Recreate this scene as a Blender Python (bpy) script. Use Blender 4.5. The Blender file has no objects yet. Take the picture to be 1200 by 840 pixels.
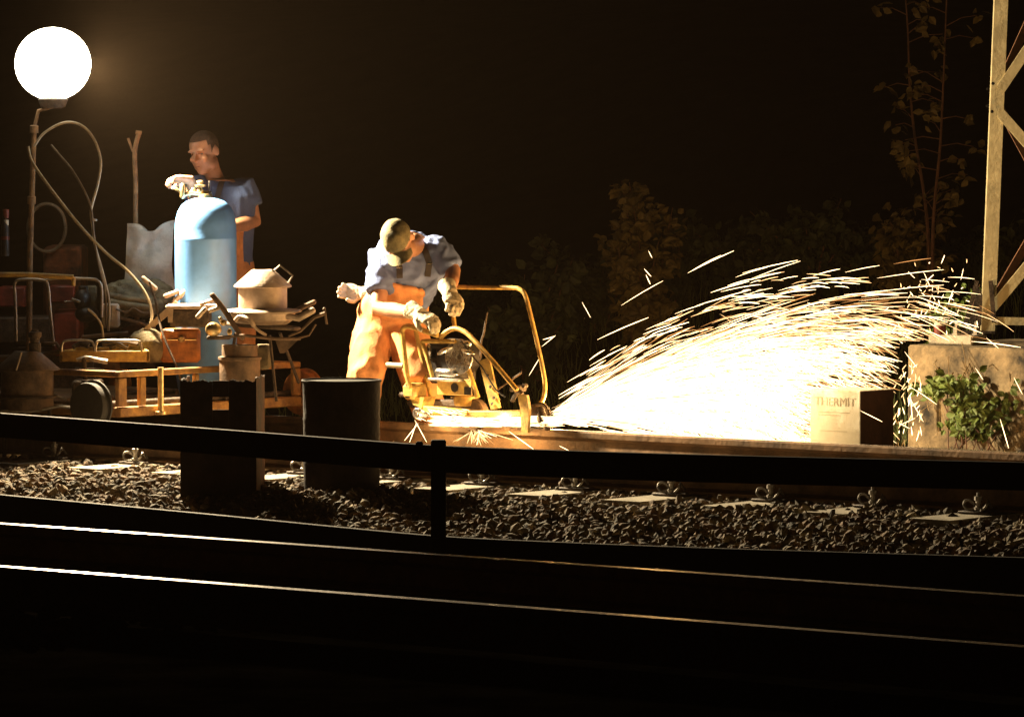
import bpy, math, random
from mathutils import Vector, Matrix, noise
R = math.radians
random.seed(7)
SC = bpy.context.scene
COL = SC.collection
V = Vector

# ------------------------------------------------------------------ camera
F = 6000.0; CZ = 1.83; PITCH = math.atan(280/F)
cam_d = bpy.data.cameras.new('camera'); cam = bpy.data.objects.new('camera', cam_d); COL.objects.link(cam)
cam.location = (0, 0, CZ); cam.rotation_euler = (R(90)-PITCH, 0, 0)
cam_d.sensor_width = 36; cam_d.lens = 36*F/1200; cam_d.clip_start = .1; cam_d.clip_end = 500
SC.camera = cam
FW = V((0, math.cos(PITCH), -math.sin(PITCH))); UP = V((0, math.sin(PITCH), math.cos(PITCH))); RT = V((1, 0, 0))
CAM = V((0, 0, CZ))
def ray(px, py): return FW*F + RT*(px-600) + UP*(420-py)
def P(px, py, Y):                       # point seen at (px,py) at distance Y
    d = ray(px, py); return CAM + d*(Y/d.y)
def WG(px, py, z=0):                    # point seen at (px,py) at height z
    d = ray(px, py); return CAM + d*((z-CZ)/d.z)
TH = R(39.5)
D = V((math.cos(TH), -math.sin(TH), 0)); N = V((math.sin(TH), math.cos(TH), 0)); Z = V((0, 0, 1))
Q0 = WG(606, 563, .03) + N*.09          # a point on the near rail's centre line
Q0.z = 0
def T(s, q, z=0): return Q0 + D*s + N*q + Z*z     # along track, across track, up
def RP(px, py, q):                      # point seen at (px,py) on the upright plane at cross distance q
    d = ray(px, py); t = (q - (CAM-Q0).dot(N))/d.dot(N); return CAM + d*t
def S_of(p): return (p-Q0).dot(D)
def QF():
    p = WG(650, 503.5, .155); return (p-Q0).dot(N)+.03
QFAR = QF()
GA = 1.5

# ------------------------------------------------------------------ materials
def mat(name, col, rough=.6, metal=0, var=.25, scale=12, bump=.15, col2=None, bscale=None, wave=None, trans=0, spec=.5):
    m = bpy.data.materials.new(name); m.use_nodes = True; nt = m.node_tree; b = nt.nodes['Principled BSDF']
    b.inputs['Roughness'].default_value = rough; b.inputs['Metallic'].default_value = metal
    b.inputs['Specular IOR Level'].default_value = spec
    tc = nt.nodes.new('ShaderNodeTexCoord')
    n = nt.nodes.new('ShaderNodeTexNoise'); n.inputs['Scale'].default_value = scale; n.inputs['Detail'].default_value = 6; n.inputs['Roughness'].default_value = .65
    nt.links.new(tc.outputs['Object'], n.inputs['Vector'])
    cr = nt.nodes.new('ShaderNodeValToRGB'); cr.color_ramp.elements[0].position = .35; cr.color_ramp.elements[1].position = .68
    c2 = col2 or tuple(c*(1-var*1.6) for c in col)
    cr.color_ramp.elements[0].color = (*c2, 1); cr.color_ramp.elements[1].color = (*[min(1, c*(1+var*.4)) for c in col], 1)
    nt.links.new(n.outputs['Fac'], cr.inputs['Fac']); nt.links.new(cr.outputs['Color'], b.inputs['Base Color'])
    mr = nt.nodes.new('ShaderNodeMapRange'); mr.inputs['To Min'].default_value = max(.05, rough-.12); mr.inputs['To Max'].default_value = min(1, rough+.15)
    nt.links.new(n.outputs['Fac'], mr.inputs['Value']); nt.links.new(mr.outputs['Result'], b.inputs['Roughness'])
    if bump:
        n2 = nt.nodes.new('ShaderNodeTexNoise'); n2.inputs['Scale'].default_value = bscale or scale*5; n2.inputs['Detail'].default_value = 5
        nt.links.new(tc.outputs['Object'], n2.inputs['Vector'])
        bp = nt.nodes.new('ShaderNodeBump'); bp.inputs['Strength'].default_value = bump; bp.inputs['Distance'].default_value = .01
        nt.links.new(n2.outputs['Fac'], bp.inputs['Height']); nt.links.new(bp.outputs['Normal'], b.inputs['Normal'])
    if spec == 0: b.inputs['IOR'].default_value = 1.02
    return m
def emis(name, col, st):
    m = bpy.data.materials.new(name); m.use_nodes = True; nt = m.node_tree; nt.nodes.clear()
    o = nt.nodes.new('ShaderNodeOutputMaterial'); e = nt.nodes.new('ShaderNodeEmission')
    e.inputs['Color'].default_value = (*col, 1); e.inputs['Strength'].default_value = st
    nt.links.new(e.outputs[0], o.inputs['Surface']); return m

M = dict(
    earth=mat('shaded_earth', (.010, .008, .006), 1.0, var=.5, scale=3, bump=.2, bscale=25, spec=.0),  # near-black: shade of the foreground put into the colour
    ballast=mat('ballast_stone', (.34, .27, .17), .85, var=.6, scale=9, bump=.5, bscale=60),
    ballast_brown=mat('brown_ballast_stone', (.24, .15, .08), .85, var=.5, scale=20, bump=.5, bscale=60),
    ballast_dark=mat('dark_ballast_stone', (.12, .10, .07), .85, var=.5, scale=20, bump=.5, bscale=60),
    trolley_paint=mat('rusted_yellow_paint', (.46, .24, .055), .7, 0, var=.5, scale=9, bump=.4, col2=(.16, .07, .03)),
    rail_dull=mat('dull_rail_head', (.26, .22, .19), .36, 1, var=.3, scale=2.5, bump=.15, bscale=30),
    concrete=mat('concrete', (.52, .46, .35), .85, var=.3, scale=6, bump=.4, bscale=60),
    plinth=mat('plinth_concrete', (.30, .22, .12), .9, var=.6, scale=5, bump=.6, bscale=40),
    rail_side=mat('rail_rust', (.20, .115, .055), .7, .3, var=.4, scale=7, bump=.4),
    rail_top=mat('rail_polished', (.55, .52, .48), .22, 1, var=.15, scale=20, bump=.04),
    dark_steel=mat('dark_steel', (.012, .010, .009), .75, .2, var=.4, scale=10, bump=.3, spec=.2),
    steel=mat('steel', (.42, .38, .33), .45, .7, var=.3, scale=25, bump=.2),
    chrome=mat('bright_metal', (.8, .78, .74), .25, 1, var=.15, scale=30, bump=.1),
    brass=mat('brass', (.75, .58, .3), .35, .9, var=.2, scale=30, bump=.1),
    iron=mat('cast_iron', (.10, .07, .05), .7, .4, var=.5, scale=25, bump=.5),
    engine=mat('engine_black', (.035, .03, .028), .4, .4, var=.4, scale=30, bump=.3),
    yellow=mat('worn_yellow_paint', (.52, .34, .07), .55, 0, var=.35, scale=22, bump=.2, col2=(.28, .16, .05)),
    orange_paint=mat('orange_paint', (.50, .17, .035), .5, 0, var=.4, scale=14, bump=.2),
    red=mat('dark_red_paint', (.22, .035, .02), .5, 0, var=.4, scale=10, bump=.2),
    blue=mat('blue_paint', (.09, .24, .56), .38, 0, var=.10, scale=14, bump=.08),
    crucible=mat('crucible_tin', (.46, .36, .28), .6, .25, var=.25, scale=9, bump=.25),
    crucible_dark=mat('crucible_soot', (.17, .11, .07), .7, .3, var=.4, scale=12, bump=.3),
    rust=mat('rusty_sheet', (.14, .045, .015), .85, .2, var=.6, scale=8, bump=.5),
    rust_black=mat('black_sheet', (.035, .024, .02), .8, .2, var=.5, scale=8, bump=.4, spec=.25),  # near-black sheet for the bin front and the drum
    sack=mat('grey_sack', (.55, .47, .38), .5, 0, var=.25, scale=9, bump=.9, bscale=16),
    canvas=mat('canvas', (.20, .16, .09), .9, 0, var=.4, scale=12, bump=.5),
    hose=mat('pale_hose', (.40, .33, .22), .45, 0, var=.2, scale=20, bump=.1),
    hose_dark=mat('dark_hose', (.12, .085, .05), .5, 0, var=.2, scale=20, bump=.1),
    wood=mat('weathered_wood', (.26, .15, .07), .8, 0, var=.4, scale=14, bump=.4),
    rubber=mat('rubber', (.03, .026, .022), .8, 0, var=.3, scale=14, bump=.3),
    white_box=mat('white_card', (.86, .86, .72), .8, 0, var=.05, scale=10, bump=.1),
    shaded_box=mat('shaded_card', (.13, .055, .025), .85, 0, var=.3, scale=10, bump=.2),
    ink=mat('grey_ink', (.60, .58, .46), .8, 0, var=.1, bump=0),
    white=mat('white_plastic', (.7, .68, .6), .5, 0, var=.1, bump=.05),
    skin=mat('skin', (.48, .24, .14), .5, 0, var=.12, scale=20, bump=.1),
    lip=mat('lip', (.30, .09, .06), .5, 0, var=.1, bump=0),
    eye=mat('dark_eye', (.02, .015, .012), .3, 0, var=.1, bump=0),
    hair=mat('cropped_hair', (.09, .05, .032), .9, 0, var=.4, scale=120, bump=.8, bscale=400),
    shirt=mat('blue_tshirt', (.075, .12, .27), .9, 0, var=.2, scale=8, bump=.3, bscale=150),
    shirt2=mat('pale_blue_tshirt', (.13, .18, .38), .9, 0, var=.15, scale=8, bump=.3, bscale=150),
    trousers=mat('orange_dungarees', (.70, .31, .12), .85, 0, var=.25, scale=7, bump=.35, bscale=120),
    strap=mat('dark_strap', (.035, .03, .035), .8, 0, var=.2, bump=.1),
    boot=mat('work_boot', (.04, .028, .02), .7, 0, var=.3, bump=.3),
    glove=mat('leather_glove', (.55, .47, .33), .85, 0, var=.25, scale=15, bump=.4),
    cap=mat('camo_cap', (.25, .21, .11), .9, 0, var=.3, scale=24, bump=.3, col2=(.07, .065, .035)),
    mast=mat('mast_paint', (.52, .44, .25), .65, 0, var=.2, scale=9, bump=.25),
    mast_red=mat('mast_rear_red', (.22, .10, .05), .7, 0, var=.3, scale=9, bump=.25),  # darker red for the rear legs and braces
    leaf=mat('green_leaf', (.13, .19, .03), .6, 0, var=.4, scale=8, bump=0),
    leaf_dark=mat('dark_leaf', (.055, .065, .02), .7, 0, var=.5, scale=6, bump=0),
    leaf_yellow=mat('yellowing_leaf', (.17, .12, .03), .7, 0, var=.4, scale=6, bump=0),
    stem=mat('woody_stem', (.15, .07, .04), .8, 0, var=.3, scale=20, bump=.2),
    straw=mat('dry_straw', (.40, .27, .12), .9, 0, var=.4, scale=5, bump=0),
    grass=mat('rough_grass', (.10, .12, .03), .8, 0, var=.4, scale=3, bump=0),
    lamp=emis('lamp_glare', (1, .9, .68), 11),
    spark=emis('spark_white', (1, .68, .34), 6.5),
    spark2=emis('spark_orange', (1, .56, .22), 3.6),
    spark3=emis('spark_dim', (1, .42, .12), 1.8),
)

# ------------------------------------------------------------------ mesh builder
class MB:
    def __init__(s): s.v = []; s.f = []; s.mi = []
    def add(s, vs, fs, mi=0):
        o = len(s.v); s.v += [V(v) for v in vs]; s.f += [tuple(i+o for i in f) for f in fs]; s.mi += [mi]*len(fs); return s
    def box(s, c, size, ax=None, mi=0):
        ax = ax or (V((1, 0, 0)), V((0, 1, 0)), V((0, 0, 1))); c = V(c)
        vs = [c+ax[0]*(size[0]/2*i)+ax[1]*(size[1]/2*j)+ax[2]*(size[2]/2*k) for i in (-1, 1) for j in (-1, 1) for k in (-1, 1)]
        return s.add(vs, [(0, 1, 3, 2), (4, 6, 7, 5), (0, 4, 5, 1), (2, 3, 7, 6), (0, 2, 6, 4), (1, 5, 7, 3)], mi)
    def bbox(s, c, size, ax=None, b=.006, mi=0):       # box with bevelled edges
        ax = ax or (V((1, 0, 0)), V((0, 1, 0)), V((0, 0, 1))); c = V(c); h = [x/2 for x in size]; b = min(b, min(h)*.6)
        vs = []; 
        import itertools
        key = {}
        for sx, sy, sz in itertools.product((-1, 1), repeat=3):
            for a in range(3):
                p = [sx*h[0], sy*h[1], sz*h[2]]; sg = (sx, sy, sz)
                for k in range(3):
                    if k != a: p[k] -= sg[k]*b
                key[(sg, a)] = len(vs); vs.append(c+ax[0]*p[0]+ax[1]*p[1]+ax[2]*p[2])
        fs = []
        for a in range(3):
            o = [k for k in range(3) if k != a]
            for sa in (-1, 1):
                q = []
                for (u, w) in ((-1, -1), (1, -1), (1, 1), (-1, 1)):
                    sg = [0]*3; sg[a] = sa; sg[o[0]] = u; sg[o[1]] = w; q.append(key[(tuple(sg), a)])
                fs.append(tuple(q))
        for sg in itertools.product((-1, 1), repeat=3): fs.append(tuple(key[(sg, a)] for a in range(3)))
        for a in range(3):
            o = [k for k in range(3) if k != a]
            for u in (-1, 1):
                for w in (-1, 1):
                    s1 = [0]*3; s1[o[0]] = u; s1[o[1]] = w; s2 = list(s1); s1[a] = -1; s2[a] = 1
                    fs.append((key[(tuple(s1), o[0])], key[(tuple(s2), o[0])], key[(tuple(s2), o[1])], key[(tuple(s1), o[1])]))
        return s.add(vs, fs, mi)
    def tube(s, pts, r, n=8, flat=1.0, mi=0, flatdir=None, roundcap=False):
        pts = [V(p) for p in pts]; rs = list(r) if isinstance(r, (list, tuple)) else [r]*len(pts)
        if roundcap:
            d0 = (pts[0]-pts[1]).normalized(); d1 = (pts[-1]-pts[-2]).normalized()
            pts = [pts[0]+d0*rs[0]*.85, pts[0]+d0*rs[0]*.5]+pts+[pts[-1]+d1*rs[-1]*.5, pts[-1]+d1*rs[-1]*.85]
            rs = [rs[0]*.4, rs[0]*.85]+rs+[rs[-1]*.85, rs[-1]*.4]
        vs = []; prev = None
        for i, p in enumerate(pts):
            a = pts[max(i-1, 0)]; b = pts[min(i+1, len(pts)-1)]; t = (b-a)
            if t.length < 1e-9: t = V((0, 0, 1))
            t.normalize()
            if prev is None:
                u = (flatdir if flatdir is not None else (V((0, 0, 1)) if abs(t.z) < .9 else V((1, 0, 0)))); u = (u - t*u.dot(t)).normalized()
            else: u = (prev - t*prev.dot(t)).normalized()
            prev = u; w = t.cross(u)
            for k in range(n):
                th = 2*math.pi*(k+.5)/n; vs.append(p+u*(math.cos(th)*rs[i]*flat)+w*(math.sin(th)*rs[i]))
        fs = []
        for i in range(len(pts)-1):
            for k in range(n): fs.append((i*n+k, i*n+(k+1) % n, (i+1)*n+(k+1) % n, (i+1)*n+k))
        fs.append(tuple(range(n-1, -1, -1))); fs.append(tuple((len(pts)-1)*n+k for k in range(n)))
        return s.add(vs, fs, mi)
    def lathe(s, c, prof, n=32, axis=None, mi=0):       # profile of (radius, height)
        c = V(c); t = (axis or V((0, 0, 1))).normalized(); u = V((1, 0, 0)) if abs(t.x) < .9 else V((0, 1, 0)); u = (u-t*u.dot(t)).normalized(); w = t.cross(u)
        vs = []
        for r, h in prof:
            for k in range(n):
                a = 2*math.pi*k/n; vs.append(c+t*h+u*(math.cos(a)*r)+w*(math.sin(a)*r))
        fs = []
        for i in range(len(prof)-1):
            for k in range(n): fs.append((i*n+k, i*n+(k+1) % n, (i+1)*n+(k+1) % n, (i+1)*n+k))
        if prof[0][0] > 1e-5: fs.append(tuple(range(n-1, -1, -1)))
        if prof[-1][0] > 1e-5: fs.append(tuple((len(prof)-1)*n+k for k in range(n)))
        return s.add(vs, fs, mi)
    def ell(s, c, rad, ax=None, n=14, mi=0):
        ax = ax or (V((1, 0, 0)), V((0, 1, 0)), V((0, 0, 1))); c = V(c); vs = []; m = n//2+1
        for i in range(1, m):
            ph = math.pi*i/m
            for k in range(n):
                a = 2*math.pi*k/n
                vs.append(c+ax[0]*(rad[0]*math.sin(ph)*math.cos(a))+ax[1]*(rad[1]*math.sin(ph)*math.sin(a))+ax[2]*(rad[2]*math.cos(ph)))
        top = len(vs); vs.append(c+ax[2]*rad[2]); bot = len(vs); vs.append(c-ax[2]*rad[2]); fs = []
        for i in range(m-2):
            for k in range(n): fs.append((i*n+k, (i+1)*n+k, (i+1)*n+(k+1) % n, i*n+(k+1) % n))
        for k in range(n): fs.append((top, k, (k+1) % n)); fs.append((bot, (m-2)*n+(k+1) % n, (m-2)*n+k))
        return s.add(vs, fs, mi)
    def prism(s, poly, off, mi=0):
        n = len(poly); poly = [V(p) for p in poly]; off = V(off)
        return s.add(poly+[p+off for p in poly], [tuple(range(n-1, -1, -1)), tuple(range(n, 2*n))]+[(i, (i+1) % n, (i+1) % n+n, i+n) for i in range(n)], mi)
    def loft(s, secs, n=20):                            # secs: (centre, u half-vector, v half-vector)
        vs = []
        for c, u, w in secs:
            for k in range(n):
                a = 2*math.pi*k/n; ca, sa = math.cos(a), math.sin(a)
                e = .8; vs.append(V(c)+V(u)*(math.copysign(abs(ca)**e, ca))+V(w)*(math.copysign(abs(sa)**e, sa)))
        fs = []
        for i in range(len(secs)-1):
            for k in range(n): fs.append((i*n+k, i*n+(k+1) % n, (i+1)*n+(k+1) % n, (i+1)*n+k))
        fs.append(tuple(range(n-1, -1, -1))); fs.append(tuple((len(secs)-1)*n+k for k in range(n)))
        return s.add(vs, fs)
    def build(s, name, m, parent=None, smooth=True, raw=None):
        off = V((0, 0, 0)); p = parent
        while p is not None: off = off+p.location; p = p.parent
        if raw: me = raw; me.transform(Matrix.Translation(-off))
        else:
            me = bpy.data.meshes.new(name); me.from_pydata([v-off for v in s.v], [], s.f)
        ms = m if isinstance(m, list) else [m]
        for x in ms: me.materials.append(M[x])
        if not raw and len(ms) > 1: me.polygons.foreach_set('material_index', s.mi)
        me.validate()
        import bmesh
        if not raw:
            bm = bmesh.new(); bm.from_mesh(me); bmesh.ops.recalc_face_normals(bm, faces=bm.faces); bm.to_mesh(me); bm.free()
        me.polygons.foreach_set('use_smooth', [smooth]*len(me.polygons))
        if smooth and not raw:
            try: me.set_sharp_from_angle(angle=R(38))
            except Exception: pass
        o = bpy.data.objects.new(name, me); COL.objects.link(o)
        if parent: o.parent = parent
        return o
    def remesh(s, voxel, sm=3, wrinkle=0, wscale=9, noisevec=(1, 1, 1)):
        me = bpy.data.meshes.new('tmp'); me.from_pydata(s.v, [], s.f)
        import bmesh
        bm = bmesh.new(); bm.from_mesh(me); bmesh.ops.recalc_face_normals(bm, faces=bm.faces); bm.to_mesh(me); bm.free()
        o = bpy.data.objects.new('tmp', me); COL.objects.link(o)
        md = o.modifiers.new('r', 'REMESH'); md.mode = 'VOXEL'; md.voxel_size = voxel; md.adaptivity = 0
        if sm: sd = o.modifiers.new('s', 'SMOOTH'); sd.factor = .5; sd.iterations = sm
        dg = bpy.context.evaluated_depsgraph_get(); out = bpy.data.meshes.new_from_object(o.evaluated_get(dg))
        bpy.data.objects.remove(o); bpy.data.meshes.remove(me)
        if wrinkle:
            nv = [v.normal.copy() for v in out.vertices]
            for v, nn in zip(out.vertices, nv):
                c = v.co; q = V((c.x*noisevec[0], c.y*noisevec[1], c.z*noisevec[2]))*wscale
                k = noise.noise(q)+.5*noise.noise(q*2.3+V((3, 1, 7)))
                k = (1-abs(k)*2)*.6
                v.co = c+nn*(k*wrinkle)
        out.materials.clear()
        return out

def tag(o, label=None, cat=None, group=None, kind=None):
    if label: o['label'] = label
    if cat: o['category'] = cat
    if group: o['group'] = group
    if kind: o['kind'] = kind
    return o
def thing(name, label, cat, loc, group=None):
    o = bpy.data.objects.new(name, None); COL.objects.link(o); o.location = V(loc); o.empty_display_size = .1
    return tag(o, label, cat, group)
def copy_tree(o, parent=None):
    c = o.copy(); COL.objects.link(c); c.parent = parent
    for ch in [x for x in o.children]: copy_tree(ch, c)
    return c
def arc(pts, k=6):                      # Catmull-Rom smoothing
    pts = [V(p) for p in pts]; out = []
    for i in range(len(pts)-1):
        p0 = pts[max(i-1, 0)]; p1 = pts[i]; p2 = pts[i+1]; p3 = pts[min(i+2, len(pts)-1)]
        for j in range(k):
            t = j/k; out.append(.5*((2*p1)+(p2-p0)*t+(2*p0-5*p1+4*p2-p3)*t*t+(3*p1-p0-3*p2+p3)*t**3))
    return out+[pts[-1]]

# ------------------------------------------------------------------ terrain
prof = [(-60, -.32), (-20, -.32), (-9.8, -.32), (-8.3, -.03), (-4.9, -.03), (-4.1, -.3), (-3.2, -.3), (-2.0, -.16), (-1.0, -.045), (-.4, -.03), (2.3, -.03), (3.2, -.08), (5.5, -.08), (9, .9), (14, 2.6), (30, 4), (120, 6)]
def zt(q):
    for (a, za), (b, zb) in zip(prof, prof[1:]):
        if q <= b: return za+(zb-za)*max(0, (q-a))/(b-a)
    return prof[-1][1]
g = MB(); ss = [-100+5*i for i in range(17)]+[-12+.4*i for i in range(60)]+[15+6*i for i in range(15)]
qs = []
for (a, _), (b, _) in zip(prof, prof[1:]):
    k = 1 if b-a > 12 else max(1, int((b-a)/.3)); qs += [a+(b-a)*j/k for j in range(k)]
qs.append(120)
vs = []
for s_ in ss:
    for q_ in qs:
        z = zt(q_); p = T(s_, q_, 0)
        if -15 < q_ < 40: z += noise.noise(p*1.3)*.03*(1 if not -8.3 < q_ < 2.3 else .3) + (noise.noise(p*.3)*.3 if q_ > 6 else 0)
        p.z = z; vs.append(p)
nq = len(qs); g.add(vs, [(i*nq+j, (i+1)*nq+j, (i+1)*nq+j+1, i*nq+j+1) for i in range(len(ss)-1) for j in range(nq-1)])
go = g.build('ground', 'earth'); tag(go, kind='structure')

# ballast stones
SL0 = S_of(RP(675, 565, -.1))
def stones(name, label, s0, s1, q0, q1, n, size, mats='ballast'):
    mats3 = {'ballast': ['ballast', 'ballast_brown', 'ballast_dark']}.get(mats, [mats])
    m = MB(); rng = random.Random(5)
    t = (1+5**.5)/2
    ico = [V(v).normalized() for v in [(-1, t, 0), (1, t, 0), (-1, -t, 0), (1, -t, 0), (0, -1, t), (0, 1, t), (0, -1, -t), (0, 1, -t), (t, 0, -1), (t, 0, 1), (-t, 0, -1), (-t, 0, 1)]]
    fc = [(0, 11, 5), (0, 5, 1), (0, 1, 7), (0, 7, 10), (0, 10, 11), (1, 5, 9), (5, 11, 4), (11, 10, 2), (10, 7, 6), (7, 1, 8), (3, 9, 4), (3, 4, 2), (3, 2, 6), (3, 6, 8), (3, 8, 9), (4, 9, 5), (2, 4, 11), (6, 2, 10), (8, 6, 7), (9, 8, 1)]
    allv = []; allf = []
    for _ in range(n):
        s_ = rng.uniform(s0, s1); q_ = rng.uniform(q0, q1); r = size*rng.uniform(.55, 1.3)
        if name == 'track_ballast' and q_ > -.56:
            ph = ((s_-SL0+.3) % .6)-.3
            if abs(ph) < .145 and rng.random() < .93: continue
        c = T(s_, q_, zt(q_)+rng.uniform(-.3, .9)*r+noise.noise(V((s_*1.5, q_*1.5, 0)))*.02)
        e = Matrix.Rotation(rng.uniform(0, 6.28), 3, V((rng.gauss(0, 1), rng.gauss(0, 1), rng.gauss(0, 1))).normalized())
        sc = V((r*rng.uniform(.7, 1.3), r*rng.uniform(.6, 1), r*rng.uniform(.45, .8))); o = len(allv)
        for v in ico:
            j = rng.uniform(.75, 1.2); allv.append(c+e@V((v.x*sc.x*j, v.y*sc.y*j, v.z*sc.z*j)))
        allf += [(a+o, b+o, d+o) for a, b, d in fc]
    me = bpy.data.meshes.new(name); me.from_pydata(allv, [], allf); [me.materials.append(M[q]) for q in mats3]; me.polygons.foreach_set('material_index', [(0, 0, 1, 1, 2)[(i//20*7919) % 5] % len(mats3) for i in range(len(allf))])
    ob = bpy.data.objects.new(name, me); COL.objects.link(ob); tag(ob, label, 'ballast', kind='stuff')
stones('track_ballast', 'grey brown ballast stones heaped beside the work track', -5.2, 4.6, -2.9, -.1, 27000, .026)
stones('gauge_ballast', 'ballast stones lying between the two rails of the work track and beyond', -6, 4.6, -.1, 2.6, 7000, .032)
stones('near_ballast', 'ballast stones coloured black for the shade of the foreground around the second track', -5, 3.5, -9, -4.7, 6000, .035, 'earth')

# ------------------------------------------------------------------ rails
def rail(name, label, q, z0=.012, topm='rail_top', s0=-40, s1=40, h=.155, p0=None):
    m = MB(); k = h/.155
    pr = [(-.067, 0), (.067, 0), (.067, .012), (.012, .026), (.009, .10*k), (.034, .118*k), (.036, .145*k), (.028, h), (-.028, h), (-.036, .145*k), (-.034, .118*k), (-.009, .10*k), (-.012, .026), (-.067, .012)]
    cuts = [s0, s1]; n = len(pr); vs = []
    for s_ in cuts:
        for a, b in pr: vs.append(T(s_, q+a, z0+b))
    fs = [(i, (i+1) % n, (i+1) % n+n, i+n) for i in range(n)]+[tuple(range(n)), tuple(range(2*n-1, n-1, -1))]
    m.add(vs, fs); m.mi = [1 if i == 7 else 0 for i in range(n)]+[0, 0]
    o = m.build(name, ['rail_side', topm], None, smooth=False)
    tag(o, label, 'rail', 'rails'); return o
rail('rail', 'rail of the work track held by the clips along the lit ballast', 0, .012)
rail('rail', 'rail being ground under the yellow grinder, bright on its side', QFAR, .0)
pL2 = WG(250, 630.5, .155); pL3 = WG(500, 702, .155)
rail('rail', 'foreground rail just below the barrier, shining at the left', (pL2-Q0).dot(N), 0, 'rail_dull')
rail('rail', 'nearest foreground rail, one long thin gleam across the dark', (pL3-Q0).dot(N), 0, 'rail_dull')
QF2 = (pL2-Q0).dot(N)

# ------------------------------------------------------------------ sleepers with clips
def make_sleeper():
    t = thing('sleeper', '', 'sleeper', T(0, 0, 0), 'concrete sleepers of the work track')
    m = MB(); qa = -.50; qb = QFAR+.5
    m.add([T(-.13, qa, -.16), T(.13, qa, -.16), T(.13, qb, -.16), T(-.13, qb, -.16), T(-.115, qa, 0), T(.115, qa, 0), T(.115, qb, 0), T(-.115, qb, 0)],
          [(0, 1, 2, 3), (4, 7, 6, 5), (0, 4, 5, 1), (1, 5, 6, 2), (2, 6, 7, 3), (3, 7, 4, 0)])
    m.build('beam', 'concrete', t, smooth=False)
    for q, sg in ((0, -1), (0, 1), (QFAR, 1)):
        b = MB(); b.bbox(T(0, q+sg*.10, .008), (.17, .10, .014), (D, N, Z)); pl = b.build('base_plate', 'iron', t)
        c = MB()
        for e in (-1, 1):
            pts = [T(e*.012, q+sg*.110, .022), T(e*.035, q+sg*.128, .020), T(e*.050, q+sg*.132, .028), T(e*.064, q+sg*.13, .044), T(e*.064, q+sg*.118, .060), T(e*.052, q+sg*.10, .062), T(e*.046, q+sg*.075, .044), T(e*.045, q+sg*.06, .028)]
            c.tube(arc(pts, 4), .0062, 8)
        c.build('spring_clip', 'steel', t)
        b = MB(); b.lathe(T(0, q+sg*.105, .012), [(.02, 0), (.02, .02), (.012, .024), (.012, .05), (.019, .052), (.019, .07), (.008, .074), (.008, .088), (0, .09)], 8)
        b.build('screw', 'steel', t, smooth=False)
    return t
sl0 = make_sleeper()
place_lbl = {-4: 'sleeper with coiled clips at the far left edge of the lit ballast', -9: ''}
k0 = S_of(RP(675, 565, -.1))
hints = {-6: 'sleeper whose coiled clip stands at the left picture edge on the bright ballast',
 -5: 'sleeper with a round curled clip on the bright ballast below the dark conical crucible',
 -4: 'sleeper with curled clip on the bright ballast just left of the rusty square bin',
 -3: 'sleeper hidden behind the rusty square bin and its shadow',
 -2: 'sleeper whose pale end shows in the gap between the two black bins',
 -1: 'sleeper with bright end just right of the round black drum',
 0: 'sleeper with bright pale end just right of the barrier post',
 1: 'pale sleeper end below the front roller of the grinder, second right of the barrier post',
 2: 'pale sleeper end below the densest sparks, third right of the barrier post',
 3: 'pale sleeper end fourth right of the barrier post', 4: 'pale sleeper end below the white lettered carton',
 5: 'dim sleeper end below the green plant by the concrete block', 6: 'dim sleeper end at the right picture edge'}
first = True
for k in range(-7, 8):
    c = sl0 if first else copy_tree(sl0); first = False
    c.location = T(k0+(k-1)*.6, 0, 0)
    c['label'] = hints.get(k-0, 'sleeper end at the extreme %s edge of the work track' % ('left' if k < 0 else 'right'))

# ------------------------------------------------------------------ low barrier
def bar_pt(px, py, z): p = WG(px, py, .50); p.z = z; return p
bt = thing('safety_barrier', 'low black safety barrier with two long beams running between the tracks', 'barrier', (bar_pt(515, 523, -.3)))
line = [bar_pt(-60, 480, 0), bar_pt(0, 484.5, 0), bar_pt(225, 501, 0), bar_pt(400, 514.5, 0), bar_pt(515, 522.5, 0), bar_pt(640, 527.5, 0), bar_pt(800, 532.5, 0), bar_pt(1000, 537.5, 0), bar_pt(1260, 543.5, 0)]
line = arc(line, 5)
def strip(z0, z1, th, name):
    m = MB(); vs = []
    for i, p in enumerate(line):
        d = (line[min(i+1, len(line)-1)]-line[max(i-1, 0)]).normalized(); nn = V((-d.y, d.x, 0))
        for a, b in ((0, z0), (0, z1-.008), (.008, z1), (th-.008, z1), (th, z1-.008), (th, z0)): q = p+nn*a; vs.append(V((q.x, q.y, b)))
    k = 6
    fs = [(i*k+j, i*k+(j+1) % k, (i+1)*k+(j+1) % k, (i+1)*k+j) for i in range(len(line)-1) for j in range(k)]+[tuple(range(k)), tuple((len(line)-1)*k+j for j in range(k))]
    m.add(vs, fs); return m.build(name, 'dark_steel', bt, smooth=False)
strip(.392, .50, .05, 'top_beam'); strip(-.34, .13, .05, 'lower_beam')
for px in (514, ):
    p = WG(px, 523, .50); m = MB(); m.bbox(V((p.x, p.y-.045, .10)), (.062, .06, .86)); m.build('post', 'dark_steel', bt)
p = WG(491.5, 521, .50); m = MB(); m.bbox(V((p.x, p.y-.02, .465)), (.03, .035, .10)); m.build('bracket', 'dark_steel', bt)
for px in (-40, 1235):
    p = WG(px, 482 if px < 0 else 543, .50); m = MB(); m.bbox(V((p.x, p.y-.045, .08)), (.062, .06, .80)); m.build('post', 'dark_steel', bt)

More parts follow.
